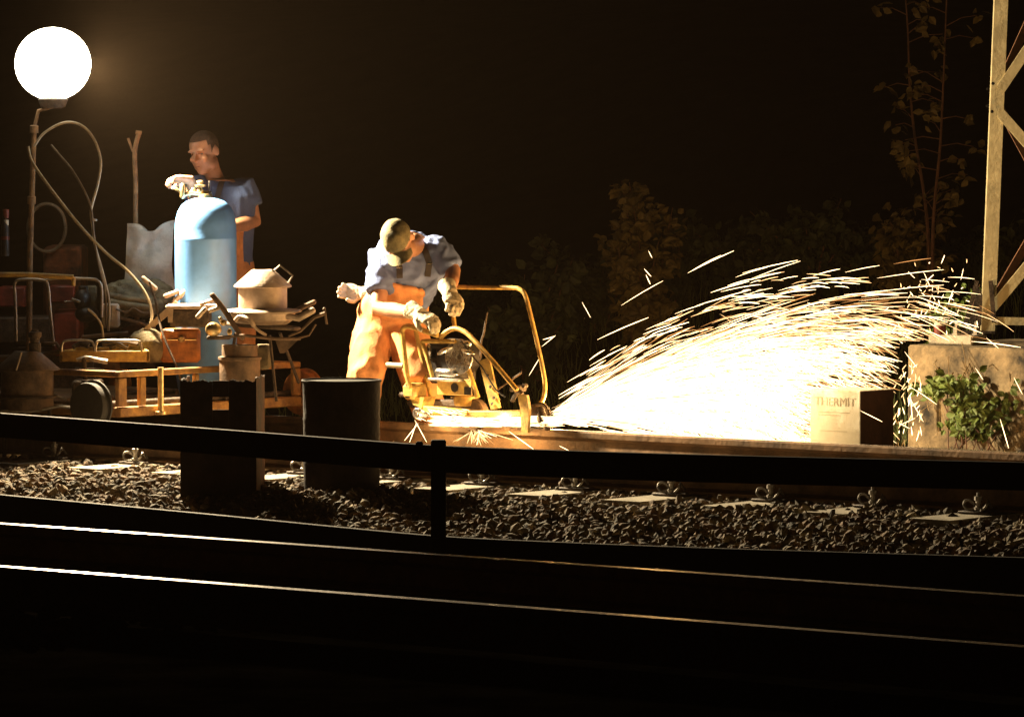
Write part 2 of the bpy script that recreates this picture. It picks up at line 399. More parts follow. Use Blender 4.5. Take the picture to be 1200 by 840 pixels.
# ------------------------------------------------------------------ bins
Yb = 25.4
b1 = P(257, 590, Yb); zb = zt(-1.1)-.02
t = thing('scrap_bin', 'rusty square open bin with a small square hole and ragged rim', 'bin', (b1.x, b1.y, zb))
m = MB(); x0 = P(211, 450, Yb).x; x1 = P(300, 450, Yb).x; x2 = P(306, 450, Yb).x; ztop = P(0, 446, Yb).z; rng = random.Random(3)
hx0 = P(249, 470, Yb).x; hx1 = P(268, 470, Yb).x; hz1 = P(0, 465, Yb).z; hz0 = P(0, 480, Yb).z
def panel(m, a, b, z0, z1, th, jag=False):
    n = 24 if jag else 1; a = V(a); b = V(b); d = (b-a); nn = V((-d.y, d.x, 0)).normalized()*th
    vs = []
    for i in range(n+1):
        p = a+d*(i/n); zz = z1+(rng.uniform(-.006, .004)+.004*math.sin(i*.5) if jag else 0)
        vs += [V((p.x, p.y, z0)), V((p.x, p.y, zz)), V((p.x+nn.x, p.y+nn.y, zz)), V((p.x+nn.x, p.y+nn.y, z0))]
    fs = [(i*4+j, i*4+(j+1) % 4, i*4+4+(j+1) % 4, i*4+4+j) for i in range(n) for j in range(4)]+[(0, 1, 2, 3), (n*4+3, n*4+2, n*4+1, n*4)]
    m.add(vs, fs)
yb = Yb
A_ = V((x0, yb, 0)); B_ = V((x1, yb, 0)); C_ = V((x2, yb+.36, 0)); E_ = V((x0+.02, yb+.40, 0))
panel(m, A_, V((hx0, yb, 0)), zb, ztop, .006, True); panel(m, V((hx1, yb, 0)), B_, zb, ztop, .006, True)
panel(m, V((hx0+.0005, yb, 0)), V((hx1-.0005, yb, 0)), zb, hz0, .006); panel(m, V((hx0+.0005, yb, 0)), V((hx1-.0005, yb, 0)), hz1, ztop, .006)
m.build('front_panel', 'rust_black', t, smooth=False)
m = MB(); panel(m, B_+V((.001, .004, 0)), C_, zb, ztop+.01, .006, True); m.build('side_panel', 'rust', t, smooth=False)
m = MB(); panel(m, C_, E_, zb, hz0-.10, .006, False); m.build('back_panel', 'rust', t, smooth=False)
m = MB(); panel(m, E_, A_+V((0, .004, 0)), zb, ztop+.004, .006, True); m.build('side_panel', 'rust', t, smooth=False)
b2 = P(399, 590, Yb)
t = thing('steel_drum', 'round black open steel drum with a thin bright rim', 'drum', (b2.x, b2.y+.19, zb))
rr = (P(445, 450, Yb).x-P(353, 450, Yb).x)/2*Yb/Yb; zt2 = P(0, 446, Yb+.19).z
c = V((b2.x, b2.y+.19, zb))
m = MB(); h = zt2-zb
m.lathe(c, [(rr*.97, 0), (rr*.98, h*.3), (rr*.995, h*.32), (rr*.98, h*.34), (rr*.985, h*.66), (rr, h*.68), (rr*.985, h*.7), (rr, h-.012), (rr+.004, h), (rr-.003, h+.002), (rr-.006, h-.01), (rr-.008, .02)], 48)
m.build('drum_shell', 'rust_black', t)
m = MB(); m.lathe(c+Z*.0, [(rr+.005, h-.004), (rr+.007, h+.001), (rr+.004, h+.006), (rr-.001, h+.006), (rr-.002, h-.002)], 48); m.build('rim', 'dark_steel', t)

# ------------------------------------------------------------------ white lettered carton
c0 = P(1008, 500, 27.15); c0.z = zt(2.5)
wL = .33; wR = .31; hb = P(0, 458, 27.15).z-c0.z
t = thing('carton', 'white lettered carton standing on the ground behind the rail', 'box', c0)
cc = c0 - D*(wL/2)+N*(wR/2)+Z*(hb/2)
m = MB(); m.bbox(cc, (wL, wR, hb), (D, N, Z), .004); m.mi = [0]*len(m.f)
ob = m.build('box_body', ['white_box', 'shaded_box'], t, smooth=False)
for p_ in ob.data.polygons:
    if p_.normal.dot(D) > .9: p_.material_index = 1  # side turned from the lamp: its shade painted on as brown
def text(body, size, pos, xdir, ydir, mname, parent, name='lettering'):
    cu = bpy.data.curves.new('t', 'FONT'); cu.body = body; cu.size = size; cu.extrude = .0008; cu.align_x = 'CENTER'
    o = bpy.data.objects.new('t', cu); COL.objects.link(o)
    dg = bpy.context.evaluated_depsgraph_get(); dg.update(); me = bpy.data.meshes.new_from_object(o.evaluated_get(dg)); bpy.data.objects.remove(o)
    nz = xdir.cross(ydir); mt = Matrix((( xdir.x, ydir.x, nz.x, pos.x), (xdir.y, ydir.y, nz.y, pos.y), (xdir.z, ydir.z, nz.z, pos.z), (0, 0, 0, 1)))
    me.transform(mt); me.materials.clear()
    return MB().build(name, mname, parent, smooth=False, raw=me)
fc_ = c0-D*(wL/2)-N*.002
text('THERMIT', .066, fc_+Z*(hb-.085), D, Z, 'ink', t)
m = MB()
for z_, a_, b_ in ((hb-.12, -.11, .10), (hb-.135, -.11, .04), (hb-.22, -.10, .08), (.03, -.12, -.07), (.04, -.12, -.06)):
    m.box(fc_+D*((a_+b_)/2)+Z*z_, (b_-a_, .0012, .003), (D, N, Z))
m.build('printed_lines', 'ink', t, smooth=False)

# ------------------------------------------------------------------ plinth, lattice mast, cup
Yp = 29.2; pc = P(1063, 450, Yp); qp = (pc-Q0).dot(N); sp = S_of(pc)
zpt = P(1063, 404, Yp).z
t = thing('mast_foundation', 'weathered concrete foundation block under the lattice mast', 'foundation', T(sp+.6, qp+.5, zt(qp)))
m = MB(); m.bbox(T(sp+1.0, qp+.55, (zpt-.25)/2), (2.0, 1.1, zpt+.25), (D, N, Z), .012); m.build('block', 'plinth', t, smooth=False)
Yq = 29.6; u0 = P(1093, 392, Yq); zq = P(0, 392, 29.25).z
m = MB(); m.bbox(V((P(1124, 0, 29.25).x, 29.25, (zpt+zq)/2+.001)), (.30, .16, zq-zpt-.004), (D, N, Z), .006); m.build('raised_pad', 'concrete', t, smooth=False)
for px in (1121, 1144):
    p = P(px, 392, 29.22); m = MB(); m.lathe(p-Z*.005, [(.028, 0), (.028, .012), (.02, .014), (.02, .045), (.011, .047), (.011, .07), (.007, .08), (0, .081)], 8); m.build('anchor_bolt', 'steel', t, smooth=False)

Ym = 29.45
def mp(px, py, dy=0): return P(px, py, Ym+dy)
base = mp(1158, 385); zg = zpt+.002
t = thing('lattice_mast', 'tall yellowish steel lattice mast with bolted cross braces', 'mast', V((base.x, base.y, zg)))
def angle(m, a, b, w, face=V((0, -1, 0)), th=.007, other=True):   # L section: flat plate facing 'face' plus a flange
    a = V(a); b = V(b); d = (b-a).normalized(); s_ = d.cross(face).normalized(); f = face.normalized()
    m.prism([a-s_*w/2, b-s_*w/2, b+s_*w/2, a+s_*w/2], -f*th)
    if other: m.prism([a-s_*w/2-f*th, b-s_*w/2-f*th, b-s_*(w/2-th)-f*th, a-s_*(w/2-th)-f*th], -f*(w*.8))
wm = .52
def leg(px0, py0, px1, py1, dx=0, dy=0): 
    a = mp(px1, py1)+V((dx, dy, 0)); b = mp(px0, py0)+V((dx, dy, 0)); return a, b
a, b = leg(1161.5, 0, 1149+8, 384); top = a+(b-a)*1; up = (a-b)
lb = b; lt = b+(mp(1161.5, 0)-b)*1.0
dirL = (mp(1162.5, 0)-mp(1158, 372)).normalized()
b0 = mp(1158, 388)
legs = []
dirL.normalize()
hgt = 6.5
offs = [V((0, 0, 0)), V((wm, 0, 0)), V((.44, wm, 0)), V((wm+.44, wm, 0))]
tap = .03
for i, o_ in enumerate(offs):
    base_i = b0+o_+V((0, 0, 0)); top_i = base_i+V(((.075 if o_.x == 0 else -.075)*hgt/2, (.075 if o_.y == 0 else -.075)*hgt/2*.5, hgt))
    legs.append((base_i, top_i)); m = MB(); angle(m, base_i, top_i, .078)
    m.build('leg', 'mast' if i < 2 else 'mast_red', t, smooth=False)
def at_(i, z): a, b = legs[i]; return a+(b-a)*(z/hgt)
def zof(py): return mp(1160, py).z-b0.z
zs = [zof(372)]; step = zof(116)-zof(372); k = 0
def brace(i, za, j, zb, w=.056, mt='mast', yo=-.009):
    a = at_(i, za); b = at_(j, zb); a = a+V((0, yo, 0)); b = b+V((0, yo, 0))
    if abs(a.x-b.x) > .2: d = (b-a).normalized(); a = a+d*.03; b = b-d*.03; fc = V((0, -1, 0))
    else: fc = V((-1, 0, 0))
    m = MB(); angle(m, a, b, w, fc, .006, True); m.build('brace', mt, t, smooth=False)
z_ = zs[0]+.03
for k in range(5):
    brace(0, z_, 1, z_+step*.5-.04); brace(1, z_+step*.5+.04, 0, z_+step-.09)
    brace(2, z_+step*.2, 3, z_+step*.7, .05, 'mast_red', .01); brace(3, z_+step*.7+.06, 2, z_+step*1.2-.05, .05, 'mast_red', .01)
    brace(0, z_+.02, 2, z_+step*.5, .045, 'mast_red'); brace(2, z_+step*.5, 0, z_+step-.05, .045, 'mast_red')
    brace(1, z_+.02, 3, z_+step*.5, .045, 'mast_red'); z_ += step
m = MB(); angle(m, mp(1166, 376, -.012), mp(1300, 379, -.012), .044); m.build('base_angle', 'mast', t, smooth=False)
m = MB(); angle(m, mp(1130, 384, -.02), mp(1145, 329, -.02), .022, other=False); angle(m, mp(1165, 378, -.02), mp(1161, 329, -.02), .026, other=False)
m.prism([mp(1134, 387, .01), mp(1146, 334, .01), mp(1165, 376, .01)], V((0, .008, 0)))
m.prism([mp(1128, 388, -.02), mp(1166, 388, -.02), mp(1166, 391, -.02), mp(1128, 391, -.02)], V((0, .1, 0)))
m.build('gusset', 'iron', t, smooth=False)
for bx, by in ((1163.5, 98), (1157.5, 104.5), (1157, 124.5), (1162.5, 131)):
    p = mp(bx, by, -.003); m = MB(); m.lathe(p+V((0, -.001, 0)), [(.010, 0), (.010, -.007), (0, -.008)], 6, V((0, 1, 0))); m.build('bolt', 'dark_steel', t, smooth=False)

p = P(1101.5, 404, 29.28); p.z = P(0, 404, 29.28).z
m = MB(); hc = .125; m.lathe(p, [(.022, 0), (.024, .004), (.034, hc-.004), (.037, hc), (.034, hc+.002), (.031, hc-.004), (.022, .01)], 24)
t = thing('paper_cup', 'small red and white paper cup on the edge of the concrete block', 'cup', p)
m.build('cup_wall', 'white', t); m = MB(); m.lathe(p, [(.0285, .035), (.0335, .075), (.0345, .11), (.0355, .11), (.0345, .075), (.0295, .035)], 24); m.build('red_band', 'red', t)
p = P(1101.5, 404, 29.28)
post = thing('marker_peg', 'short pale peg leaning on the front of the concrete block under the cup', 'peg', P(1099, 505, 28.95))
m = MB(); m.tube([P(1098, 430, 28.95), P(1099, 505, 28.95)], .02, 8); m.build('shaft', 'plinth', post)

# ------------------------------------------------------------------ work light on its mast
LY = 28.74
lp = P(62, 75, LY); mb = P(36, 330, LY+.05)
t = thing('work_light', 'glaring round work light on a thin mast at the upper left', 'work light', V((P(34, 300, LY).x, LY, zt(1))))
ld = V((D.x, D.y, -.16)).normalized()
m = MB(); m.ell(lp, (.215, .215, .205), n=32); m.build('glare_globe', 'lamp', t)  # lamp glare built as a glowing globe, sized to the white disc
m = MB(); m.lathe(lp+Z*-.2, [(.05, -.05), (.07, -.04), (.085, .0), (.06, .02)], 20); m.build('lamp_fitting', 'iron', t)
m = MB(); lb_ = lp-Z*.24; m.tube([lb_, P(45, 130, LY), P(40, 150, LY)], .011, 8); m.tube([P(40, 150, LY), P(35, 300, LY), V((P(32, 300, LY).x, LY, zt(1)))], [.015, .017, .019], 10)
m.lathe(P(40, 152, LY), [(.024, -.02), (.024, .02), (.016, .025)], 12); m.lathe(P(37, 235, LY), [(.024, -.02), (.024, .02), (.018, .025)], 12)
m.build('mast_pole', 'wood', t)
m = MB(); f0 = V((P(32, 300, LY).x, LY, zt(1)))
for a_ in (0, 2.1, 4.2): m.tube([f0+Z*.45, f0+V((math.cos(a_)*.42, math.sin(a_)*.42, .01))], .012, 8)
m.build('tripod', 'steel', t)
def cable(name, label, pts, r, mt, cat='cable'):
    m = MB(); m.tube(arc([P(*p) for p in pts], 8), r, 8); o = m.build(name, mt); return tag(o, label, cat)
cable('looped_cable', 'pale cable arching over and down in front of the lamp mast', [(40, 172, LY-.1), (52, 156, LY-.1), (75, 144, LY-.12), (95, 147, LY-.12), (110, 163, LY-.12), (118, 188, LY-.12), (115, 215, LY-.12), (107, 245, LY-.12), (108, 262, LY-.12), (112, 290, LY-.14), (121, 322, LY-.14), (128, 355, LY-.15), (127, 388, LY-.15)], .0075, 'hose')
cable('hanging_cable', 'thin cable crossing inside the loop of the arched cable', [(60, 170, LY-.05), (70, 182, LY-.07), (85, 200, LY-.1), (100, 226, LY-.13), (107, 246, LY-.13), (110, 275, LY-.15), (116, 312, LY-.15), (123, 340, LY-.15), (125, 385, LY-.15)], .006, 'hose_dark')
cable('slack_hose', 'long slack pale hose hanging from the mast in front of the grey sack', [(33, 172, LY-.2), (38, 190, LY-.22), (60, 222, LY-.25), (95, 266, LY-.28), (125, 297, LY-.3), (150, 318, LY-.32), (170, 343, LY-.34), (178, 368, LY-.36), (172, 388, LY-.38), (155, 400, LY-.38), (140, 408, LY-.36)], .0085, 'hose')
m = MB()
for p in ((108, 257), ): m.bbox(P(110, 258, LY-.125), (.035, .03, .014)); 
tag(m.build('cable_clip', 'steel'), 'small clip tying the two hanging cables together', 'clip')
cable('coiled_hose', 'faint coil of hose hanging in the dark behind the lamp mast', [(60+22*math.cos(a*.5)-5, 267-28*math.sin(a*.5), LY+.7+.01*a) for a in range(26)], .010, 'hose_dark', 'hose')

# tool handles stuck in the heap
t = thing('shovel', 'long wooden shovel handle standing upright left of the man', 'shovel', P(158, 400, 29.0))
m = MB(); m.tube(arc([P(163, 156, 29), P(158, 178, 29), P(159, 215, 29), P(159, 262, 29), P(161, 400, 29)]), [.013]+[.014]*24, 10); m.build('shaft', 'wood', t)
m = MB(); m.tube([P(150, 162, 29), P(156, 178, 29)], .008, 8); m.tube([P(159, 155, 29), P(166, 156, 29)], .012, 8); m.build('grip', 'wood', t)
m = MB(); m.bbox(P(161, 405, 29), (.2, .01, .26), b=.01); m.build('blade', 'iron', t)

# ------------------------------------------------------------------ trolley on the rails
sE = S_of(RP(105, 485, 0))                                # axle place along the track
TR = thing('rail_trolley', 'orange yellow four wheeled rail trolley loaded with welding gear', 'trolley', T(sE-.6, QFAR/2, .17))
def wheel(s_, q_, r_=.125):
    w = MB(); c = T(s_, q_, .167+r_); w.lathe(c-N*.03, [(.02, 0), (r_*.75, 0), (r_*.98, .005), (r_, .012), (r_-.004, .055), (r_+.012, .058), (r_+.012, .068), (r_*.7, .068), (r_*.6, .04), (.02, .04)], 36, N)
    return w.build('wheel', 'rubber' if q_ == 0 else 'orange_paint', TR)
for s_ in (sE, sE-1.5):
    wheel(s_, 0); wheel(s_, QFAR)
m = MB(); m.tube([T(sE, .03, .29), T(sE, QFAR-.03, .29)], .02, 10); m.tube([T(sE-1.5, .03, .29), T(sE-1.5, QFAR-.03, .29)], .02, 10); m.build('axle', 'iron', TR)
s1 = sE+.05; zl, zu = .25, .455
m = MB()
q0_, q1_ = .16, QFAR-.08
m.bbox(T(s1, (q0_+q1_)/2, zl), (.05, q1_-q0_, .055), (D, N, Z)); m.bbox(T(s1-1.7, (q0_+q1_)/2, zl), (.05, q1_-q0_, .055), (D, N, Z))
for q_ in (q0_+.02, q1_-.02): m.bbox(T(s1-.85, q_, zl), (1.65, .045, .055), (D, N, Z))
m.build('chassis', 'trolley_paint', TR)
m = MB(); m.bbox(T(s1-.85, (q0_+q1_)/2, zl+.036), (1.62, q1_-q0_-.1, .012), (D, N, Z)); m.build('deck', 'wood', TR)
m = MB()
m.bbox(T(s1, (q0_+q1_)/2, zu), (.035, q1_-q0_, .035), (D, N, Z)); m.bbox(T(s1-1.7, (q0_+q1_)/2, zu), (.035, q1_-q0_, .035), (D, N, Z))
for q_ in (q0_+.02, q1_-.02): m.bbox(T(s1-.85, q_, zu), (1.66, .035, .035), (D, N, Z))
m.build('top_frame', 'trolley_paint', TR)
for q_, w_ in ((q0_+.03, .07), (q0_+.19, .05), (q0_+.62, .035), (q0_+1.05, .05), (q1_-.03, .06)):
    m = MB(); m.bbox(T(s1+.002, q_, (zl+zu)/2+.005), (.03, w_, zu-zl-.05), (D, N, Z)); m.build('upright', 'trolley_paint', TR)
m = MB(); pq = RP(163, 445, 0); m.tube([T(s1+.06, .44, zu+.03), T(s1+.06, .44, zl-.01)], .017, 12); m.lathe(T(s1+.06, .44, zl-.02), [(.03, 0), (.03, .015), (.018, .018)], 12); m.build('corner_pipe', 'brass', TR)
deckz = zl+.043

# things on the trolley, placed at real depth
def pbox(name, label, cat, x0_, y0_, x1_, y1_, Y, dep, mt, ax=None, b=.01, parent=None):
    c = P((x0_+x1_)/2, (y0_+y1_)/2, Y); w = (x1_-x0_)*Y/F; h = (y1_-y0_)*Y/F; m = MB(); m.bbox(c+V((0, dep/2, 0)), (w, dep, h), ax, b)
    o = m.build(name, mt, parent); 
    if parent is None: tag(o, label, cat)
    return o
# yellow open tray with handles
Yt = 28.05
t = thing('tool_tray', 'shallow yellow metal tray with bent tube handles at the front of the trolley', 'tray', P(122, 424, Yt))
m = MB()
fl = P(70, 424, Yt); fr = P(175, 424, Yt); ht = 13*Yt/F
m.bbox((fl+fr)/2+V((0, .006, ht/2+.0)), ((fr-fl).x, .012, ht), b=.004)
m.bbox((fl+fr)/2+V((0, .34, ht/2+.0)), ((fr-fl).x-.1, .012, ht+.01), b=.004)
m.prism([fl, fl+V((.05, .34, 0)), fl+V((.05, .34, ht)), fl+V((0, 0, ht))], V((.012, 0, 0)))
m.prism([fr, fr+V((-.05, .34, 0)), fr+V((-.05, .34, ht)), fr+V((0, 0, ht))], V((-.012, 0, 0)))
m.prism([fl+V((.012, .012, .01)), fr+V((-.012, .012, .01)), fr+V((-.06, .335, .01)), fl+V((.06, .335, .01))], V((0, 0, .008)))
m.build('tray_body', 'yellow', t)
for xa, xb in ((72, 111), (112, 166)):
    m = MB(); m.tube(arc([P(xa, 412, Yt-.01), P(xa+1, 403, Yt-.01), P(xa+7, 399, Yt-.01), P(xb-7, 399, Yt-.01), P(xb-1, 404, Yt-.01), P(xb, 412, Yt-.01)]), .007, 8); m.build('handle', 'steel', t)
for i, (a_, b_) in enumerate((((120, 404), (150, 408)), ((128, 408), (162, 404)), ((85, 407), (104, 405)))):
    m = MB(); m.tube(arc([P(*a_, Yt+.15), P((a_[0]+b_[0])/2, (a_[1]+b_[1])/2-4, Yt+.16), P(*b_, Yt+.15)]), [.012]*6+[.017]*7, 8, roundcap=False)
    tag(m.build('wrench', 'iron'), ['dark spanner lying across the right half of the yellow tray', 'shorter dark spanner with its end out of the yellow tray', 'small spanner in the left half of the yellow tray'][i], 'wrench')
# clamp lying in front
t = thing('rail_clamp', 'pale forged rail clamp lying below the yellow tray', 'clamp', P(110, 425, 27.9))
m = MB(); m.tube(arc([P(90, 422, 27.9), P(101, 419, 27.9), P(110, 421, 27.9), P(126, 424, 27.9)]), [.012]*9+[.016]*10, 8, roundcap=False); m.build('jaw', 'steel', t)
m = MB(); m.tube([P(98, 419, 27.9), P(100, 446, 27.9)], .014, 8); m.tube([P(88, 432, 27.9), P(122, 434, 27.9)], .01, 8); m.build('screw_bar', 'iron', t)
pbox('ammo_box', 'dark brown steel block low beside the left trolley wheel', 'block', 84, 446, 118, 474, 27.75, .2, 'iron')
# orange box + sack beside it
t = thing('fuel_can', 'orange painted metal can standing on the trolley left of the blue cylinder', 'can', P(205, 425, 28.35))
pbox('can_body', '', '', 188, 386, 234, 425, 28.35, .22, 'orange_paint', parent=t, b=.015)
m = MB(); p = P(213, 397, 28.345); m.lathe(p, [(.02, 0), (.02, -.02), (.012, -.03), (0, -.03)], 14, V((0, 1, 0))); m.tube([P(196, 398, 28.34), P(230, 398, 28.34)], .004, 6); m.build('cap', 'brass', t)
def lump(name, label, cat, c, rad, mt, voxel=.012, wr=.02, sc=9, extra=None, seed=0):
    m = MB(); m.ell(c, rad, n=16)
    if extra: extra(m)
    me = m.remesh(voxel, 2, wr, sc); o = MB().build(name, mt, None, raw=me); return tag(o, label, cat)
pc1 = P(172, 404, 28.4)
lump('canvas_bag', 'slumped brown canvas bag between the yellow tray and the orange can', 'bag', pc1, (.10, .10, .085), 'canvas', extra=lambda m: m.ell(pc1+V((.03, .02, -.02)), (.09, .1, .08)))
# grey sack held upright
sk = MB(); Ys = 28.95
rows = [(262, 149, 205), (270, 149, 203), (290, 148, 202), (310, 147, 201), (328, 146, 203), (345, 148, 208)]
vs = []; nx = 16
for iy in range(25):
    v_ = iy/24*(len(rows)-1); i0 = min(int(v_), len(rows)-2); f_ = v_-i0
    y = rows[i0][0]*(1-f_)+rows[i0+1][0]*f_; xa = rows[i0][1]*(1-f_)+rows[i0+1][1]*f_; xb = rows[i0][2]*(1-f_)+rows[i0+1][2]*f_
    for ix in range(nx+1):
        u_ = ix/nx; top = max(0, 1-iy/5); dip = top*(11*math.exp(-((u_-.5)/.16)**2)-4*math.exp(-((u_-1)/.2)**2))
        x = xa+(xb-xa)*u_; bulge = math.sin(math.pi*u_)*.05*(.4+.6*iy/24)
        nz = noise.noise(V((u_*2.2, iy*.16, 1)))*.035+noise.noise(V((u_*6+iy*.2, iy*.2, 5)))*.014
        vs.append(P(x, y+dip, Ys)+V((0, -bulge+nz, 0)))
nb = len(vs)
vs2 = [v+V((0, .035+.04*math.sin(math.pi*(i % (nx+1))/nx), 0)) for i, v in enumerate(vs)]
fs = [(r*(nx+1)+c_, r*(nx+1)+c_+1, (r+1)*(nx+1)+c_+1, (r+1)*(nx+1)+c_) for r in range(24) for c_ in range(nx)]
fs2 = [tuple(i+nb for i in reversed(f_)) for f_ in fs]
side = []
for r in range(24):
    for c_ in (0, nx): side.append((r*(nx+1)+c_, (r+1)*(nx+1)+c_, (r+1)*(nx+1)+c_+nb, r*(nx+1)+c_+nb))
for c_ in range(nx): side.append((c_, c_+1, c_+1+nb, c_+nb)); side.append((24*(nx+1)+c_, 24*(nx+1)+c_+1, 24*(nx+1)+c_+1+nb, 24*(nx+1)+c_+nb))
sk.add(vs+vs2, fs+fs2+side); tag(sk.build('plastic_sack', 'sack'), 'crumpled grey plastic sack standing open left of the blue cylinder', 'sack')
# folded canvas / hoses heap
pc2 = P(150, 347, 28.9)
lump('folded_tarpaulin', 'folded olive tarpaulin heaped under the grey sack', 'tarpaulin', pc2, (.15, .14, .08), 'canvas', wr=.03, sc=11, extra=lambda m: (m.ell(P(178, 345, 28.9), (.12, .12, .075)), m.ell(P(160, 358, 28.8), (.16, .1, .06))))
m = MB(); m.tube([P(128, 346, 28.7), P(150, 350, 28.7), P(178, 353, 28.7)], .017, 10); m.tube([P(130, 354, 28.68), P(155, 358, 28.68), P(177, 361, 28.68)], .018, 10)
tag(m.build('rolled_hose', 'canvas'), 'thick flat hose rolled in two strands on the tarpaulin', 'hose')
def rope(pts): 
    m = MB(); m.tube(arc([P(*p) for p in pts]), .006, 6); return m
tag(rope([(136, 362, 28.6), (148, 366, 28.6), (156, 361, 28.6), (166, 366, 28.6), (178, 367, 28.6)]).build('thin_cord', 'hose_dark'), 'thin wavy cord lying below the rolled hose', 'cord')
pbox('white_canister', 'small pale canister standing by the cables', 'canister', 119, 356, 139, 384, 28.6, .12, 'sack')
for i, (xa, ya, xb, yb_, r_, lab) in enumerate(((182, 338, 168, 326, .014, 'pale short pipe end sticking up by the sack'), (194, 347, 208, 342, .014, 'short bright pipe fitting below the sack'), (205, 352, 219, 340, .016, 'upright pipe fitting against the blue cylinder'))):
    m = MB(); m.tube([P(xa, ya, 28.5), P(xb, yb_, 28.5)], r_, 10, roundcap=True); tag(m.build('pipe_fitting', 'crucible'), lab, 'pipe fitting')
m = MB(); m.tube(arc([P(175, 330, 28.3), P(182, 352, 28.3), P(186, 372, 28.3), P(192, 395, 28.25), P(205, 425, 28.2), P(212, 445, 28.2)]), .0065, 8)
tag(m.build('leaning_rod', 'iron'), 'thin dark rod leaning in front of the orange can', 'rod')
m = MB(); m.prism([P(165, 388, 28.35), P(205, 352, 28.35), P(212, 358, 28.35), P(182, 382, 28.35)], V((0, .02, 0))); tag(m.build('angled_plate', 'crucible'), 'pale tilted plate rising to the mould tray', 'plate')
m = MB(); m.tube(arc([P(103, 362, 28.3), P(112, 370, 28.3), P(119, 382, 28.3), P(121, 396, 28.3)]), .007, 8); tag(m.build('short_hose', 'hose'), 'short pale curved hose end at the dark machine', 'hose')

for i, (xa, ya, xb, yb_, Yx, r_, mt_, lab) in enumerate(((132, 384, 170, 376, 28.75, .012, 'iron', 'dark bar lying across the trolley behind the canvas bag'), (140, 372, 182, 384, 28.7, .010, 'wood', 'wooden tool handle crossing behind the tilted plate'), (96, 395, 150, 390, 28.6, .011, 'crucible_dark', 'long bar along the back of the yellow tray'),
        (150, 462, 205, 458, 28.6, .016, 'iron', 'dull pipe on the trolley deck behind the uprights'), (135, 455, 190, 464, 28.9, .012, 'crucible_dark', 'thin pipe at a slant on the trolley deck'))):
    m = MB(); m.tube([P(xa, ya, Yx), P(xb, yb_, Yx)], r_, 10); tag(m.build('bar' if i != 1 else 'wooden_tool', mt_), lab, 'bar' if i != 1 else 'tool')
pbox('wedge_box', 'small open box of wedges on the trolley behind the slack hose', 'box', 142, 380, 168, 392, 28.8, .15, 'rust')
pc3 = P(208, 350, 28.75); lump('rag_heap', 'crumpled olive rags heaped between sack and blue cylinder', 'rags', P(188, 352, 28.85), (.10, .08, .06), 'canvas', wr=.03, sc=16)
# mould tray next to cylinder
t = thing('mould_tray', 'dark casting tray with a pale flat top in front of the blue cylinder', 'casting tray', P(225, 385, 28.2))
m = MB(); Yv = 28.2
m.bbox(P(226, 360, Yv)+V((0, .12, 0)), (.30, .26, .022), b=.005); m.build('top_plate', 'crucible', t)
m = MB(); m.bbox(P(222, 373, Yv)+V((0, .12, 0)), (.22, .22, .10), b=.01); m.build('tray_box', 'iron', t)
m = MB(); m.prism([P(196, 362, Yv-.01), P(203, 362, Yv-.01), P(202, 378, Yv-.01), P(197, 378, Yv-.01)], V((0, .01, 0))); m.tube([P(236, 356, Yv), P(252, 351, Yv)], .012, 8, roundcap=True); m.build('hook', 'crucible', t)
# torch with valves
t = thing('gas_torch', 'knobbly metal preheating torch lying between tray and crucible', 'torch', P(260, 395, 28.0))
m = MB(); m.tube([P(249, 346, 28.0), P(262, 362, 28.0), P(284, 396, 27.95)], [.016, .016, .014], 10, roundcap=True); m.build('barrel', 'crucible_dark', t)
m = MB(); m.tube([P(232, 371, 28), P(240, 362, 28)], .014, 10, roundcap=True); m.tube([P(246, 364, 28), P(258, 360, 28)], .013, 10, roundcap=True); m.build('nozzle', 'crucible', t)
m = MB(); m.ell(P(250, 386, 28), (.045, .04, .04)); m.ell(P(262, 378, 27.98), (.018, .018, .018)); m.ell(P(269, 389, 27.98), (.014, .014, .02)); m.ell(P(258, 374, 27.97), (.01, .01, .016)); m.build('valve', 'brass', t)
m = MB(); m.bbox(P(256, 396, 28.0)+V((0, .03, 0)), (.13, .08, .02), b=.005); m.build('bracket', 'iron', t)

# ------------------------------------------------------------------ blue gas cylinder
YC = 28.62; cx = P(241, 300, YC).x; rc = 36.2*YC/F; ztp = P(0, 232, YC).z; zbt = deckz+.004
C0 = V((cx, YC, zbt)); t = thing('gas_cylinder', 'tall pale blue gas cylinder standing upright in front of the man', 'gas cylinder', C0)
H = ztp-zbt
m = MB(); m.lathe(C0, [(rc*.86, 0), (rc*.9, .02), (rc*.93, .06), (rc*.985, .12), (rc, .16), (rc, H-.235), (rc*1.006, H-.232), (rc*1.006, H-.222), (rc, H-.219), (rc*.995, H-.16), (rc*.97, H-.12), (rc*.90, H-.075), (rc*.78, H-.04), (rc*.6, H-.016), (rc*.4, H-.004), (rc*.3, H), (0, H)], 64)
m.build('shell', 'blue', t)
m = MB(); m.lathe(C0+Z*H, [(.04, -.005), (.038, .02), (.022, .024), (.018, .04)], 20)
vt = P(215, 222, YC); m.tube([P(236, 228, YC), P(225, 226, YC), P(212, 229, YC)], .014, 10); m.tube([P(214, 230, YC), P(214, 218, YC)], .017, 10, roundcap=True); m.tube([P(222, 229, YC), P(227, 222, YC)], .010, 8, roundcap=True); m.tube([P(205, 221, YC), P(214, 226, YC)], .010, 8, roundcap=True)
m.build('valve_body', 'brass', t)
m = MB(); m.lathe(P(235, 227, YC), [(.016, 0), (.02, .01), (.02, .022), (.01, .026), (.008, .034), (.03, .038), (.032, .048), (.012, .054)], 16); m.tube([P(235, 213, YC-.01), P(236, 220, YC-.01)], .012, 8); m.ell(P(234.5, 213.5, YC), (.021, .015, .010)); m.build('hand_wheel', 'brass', t)
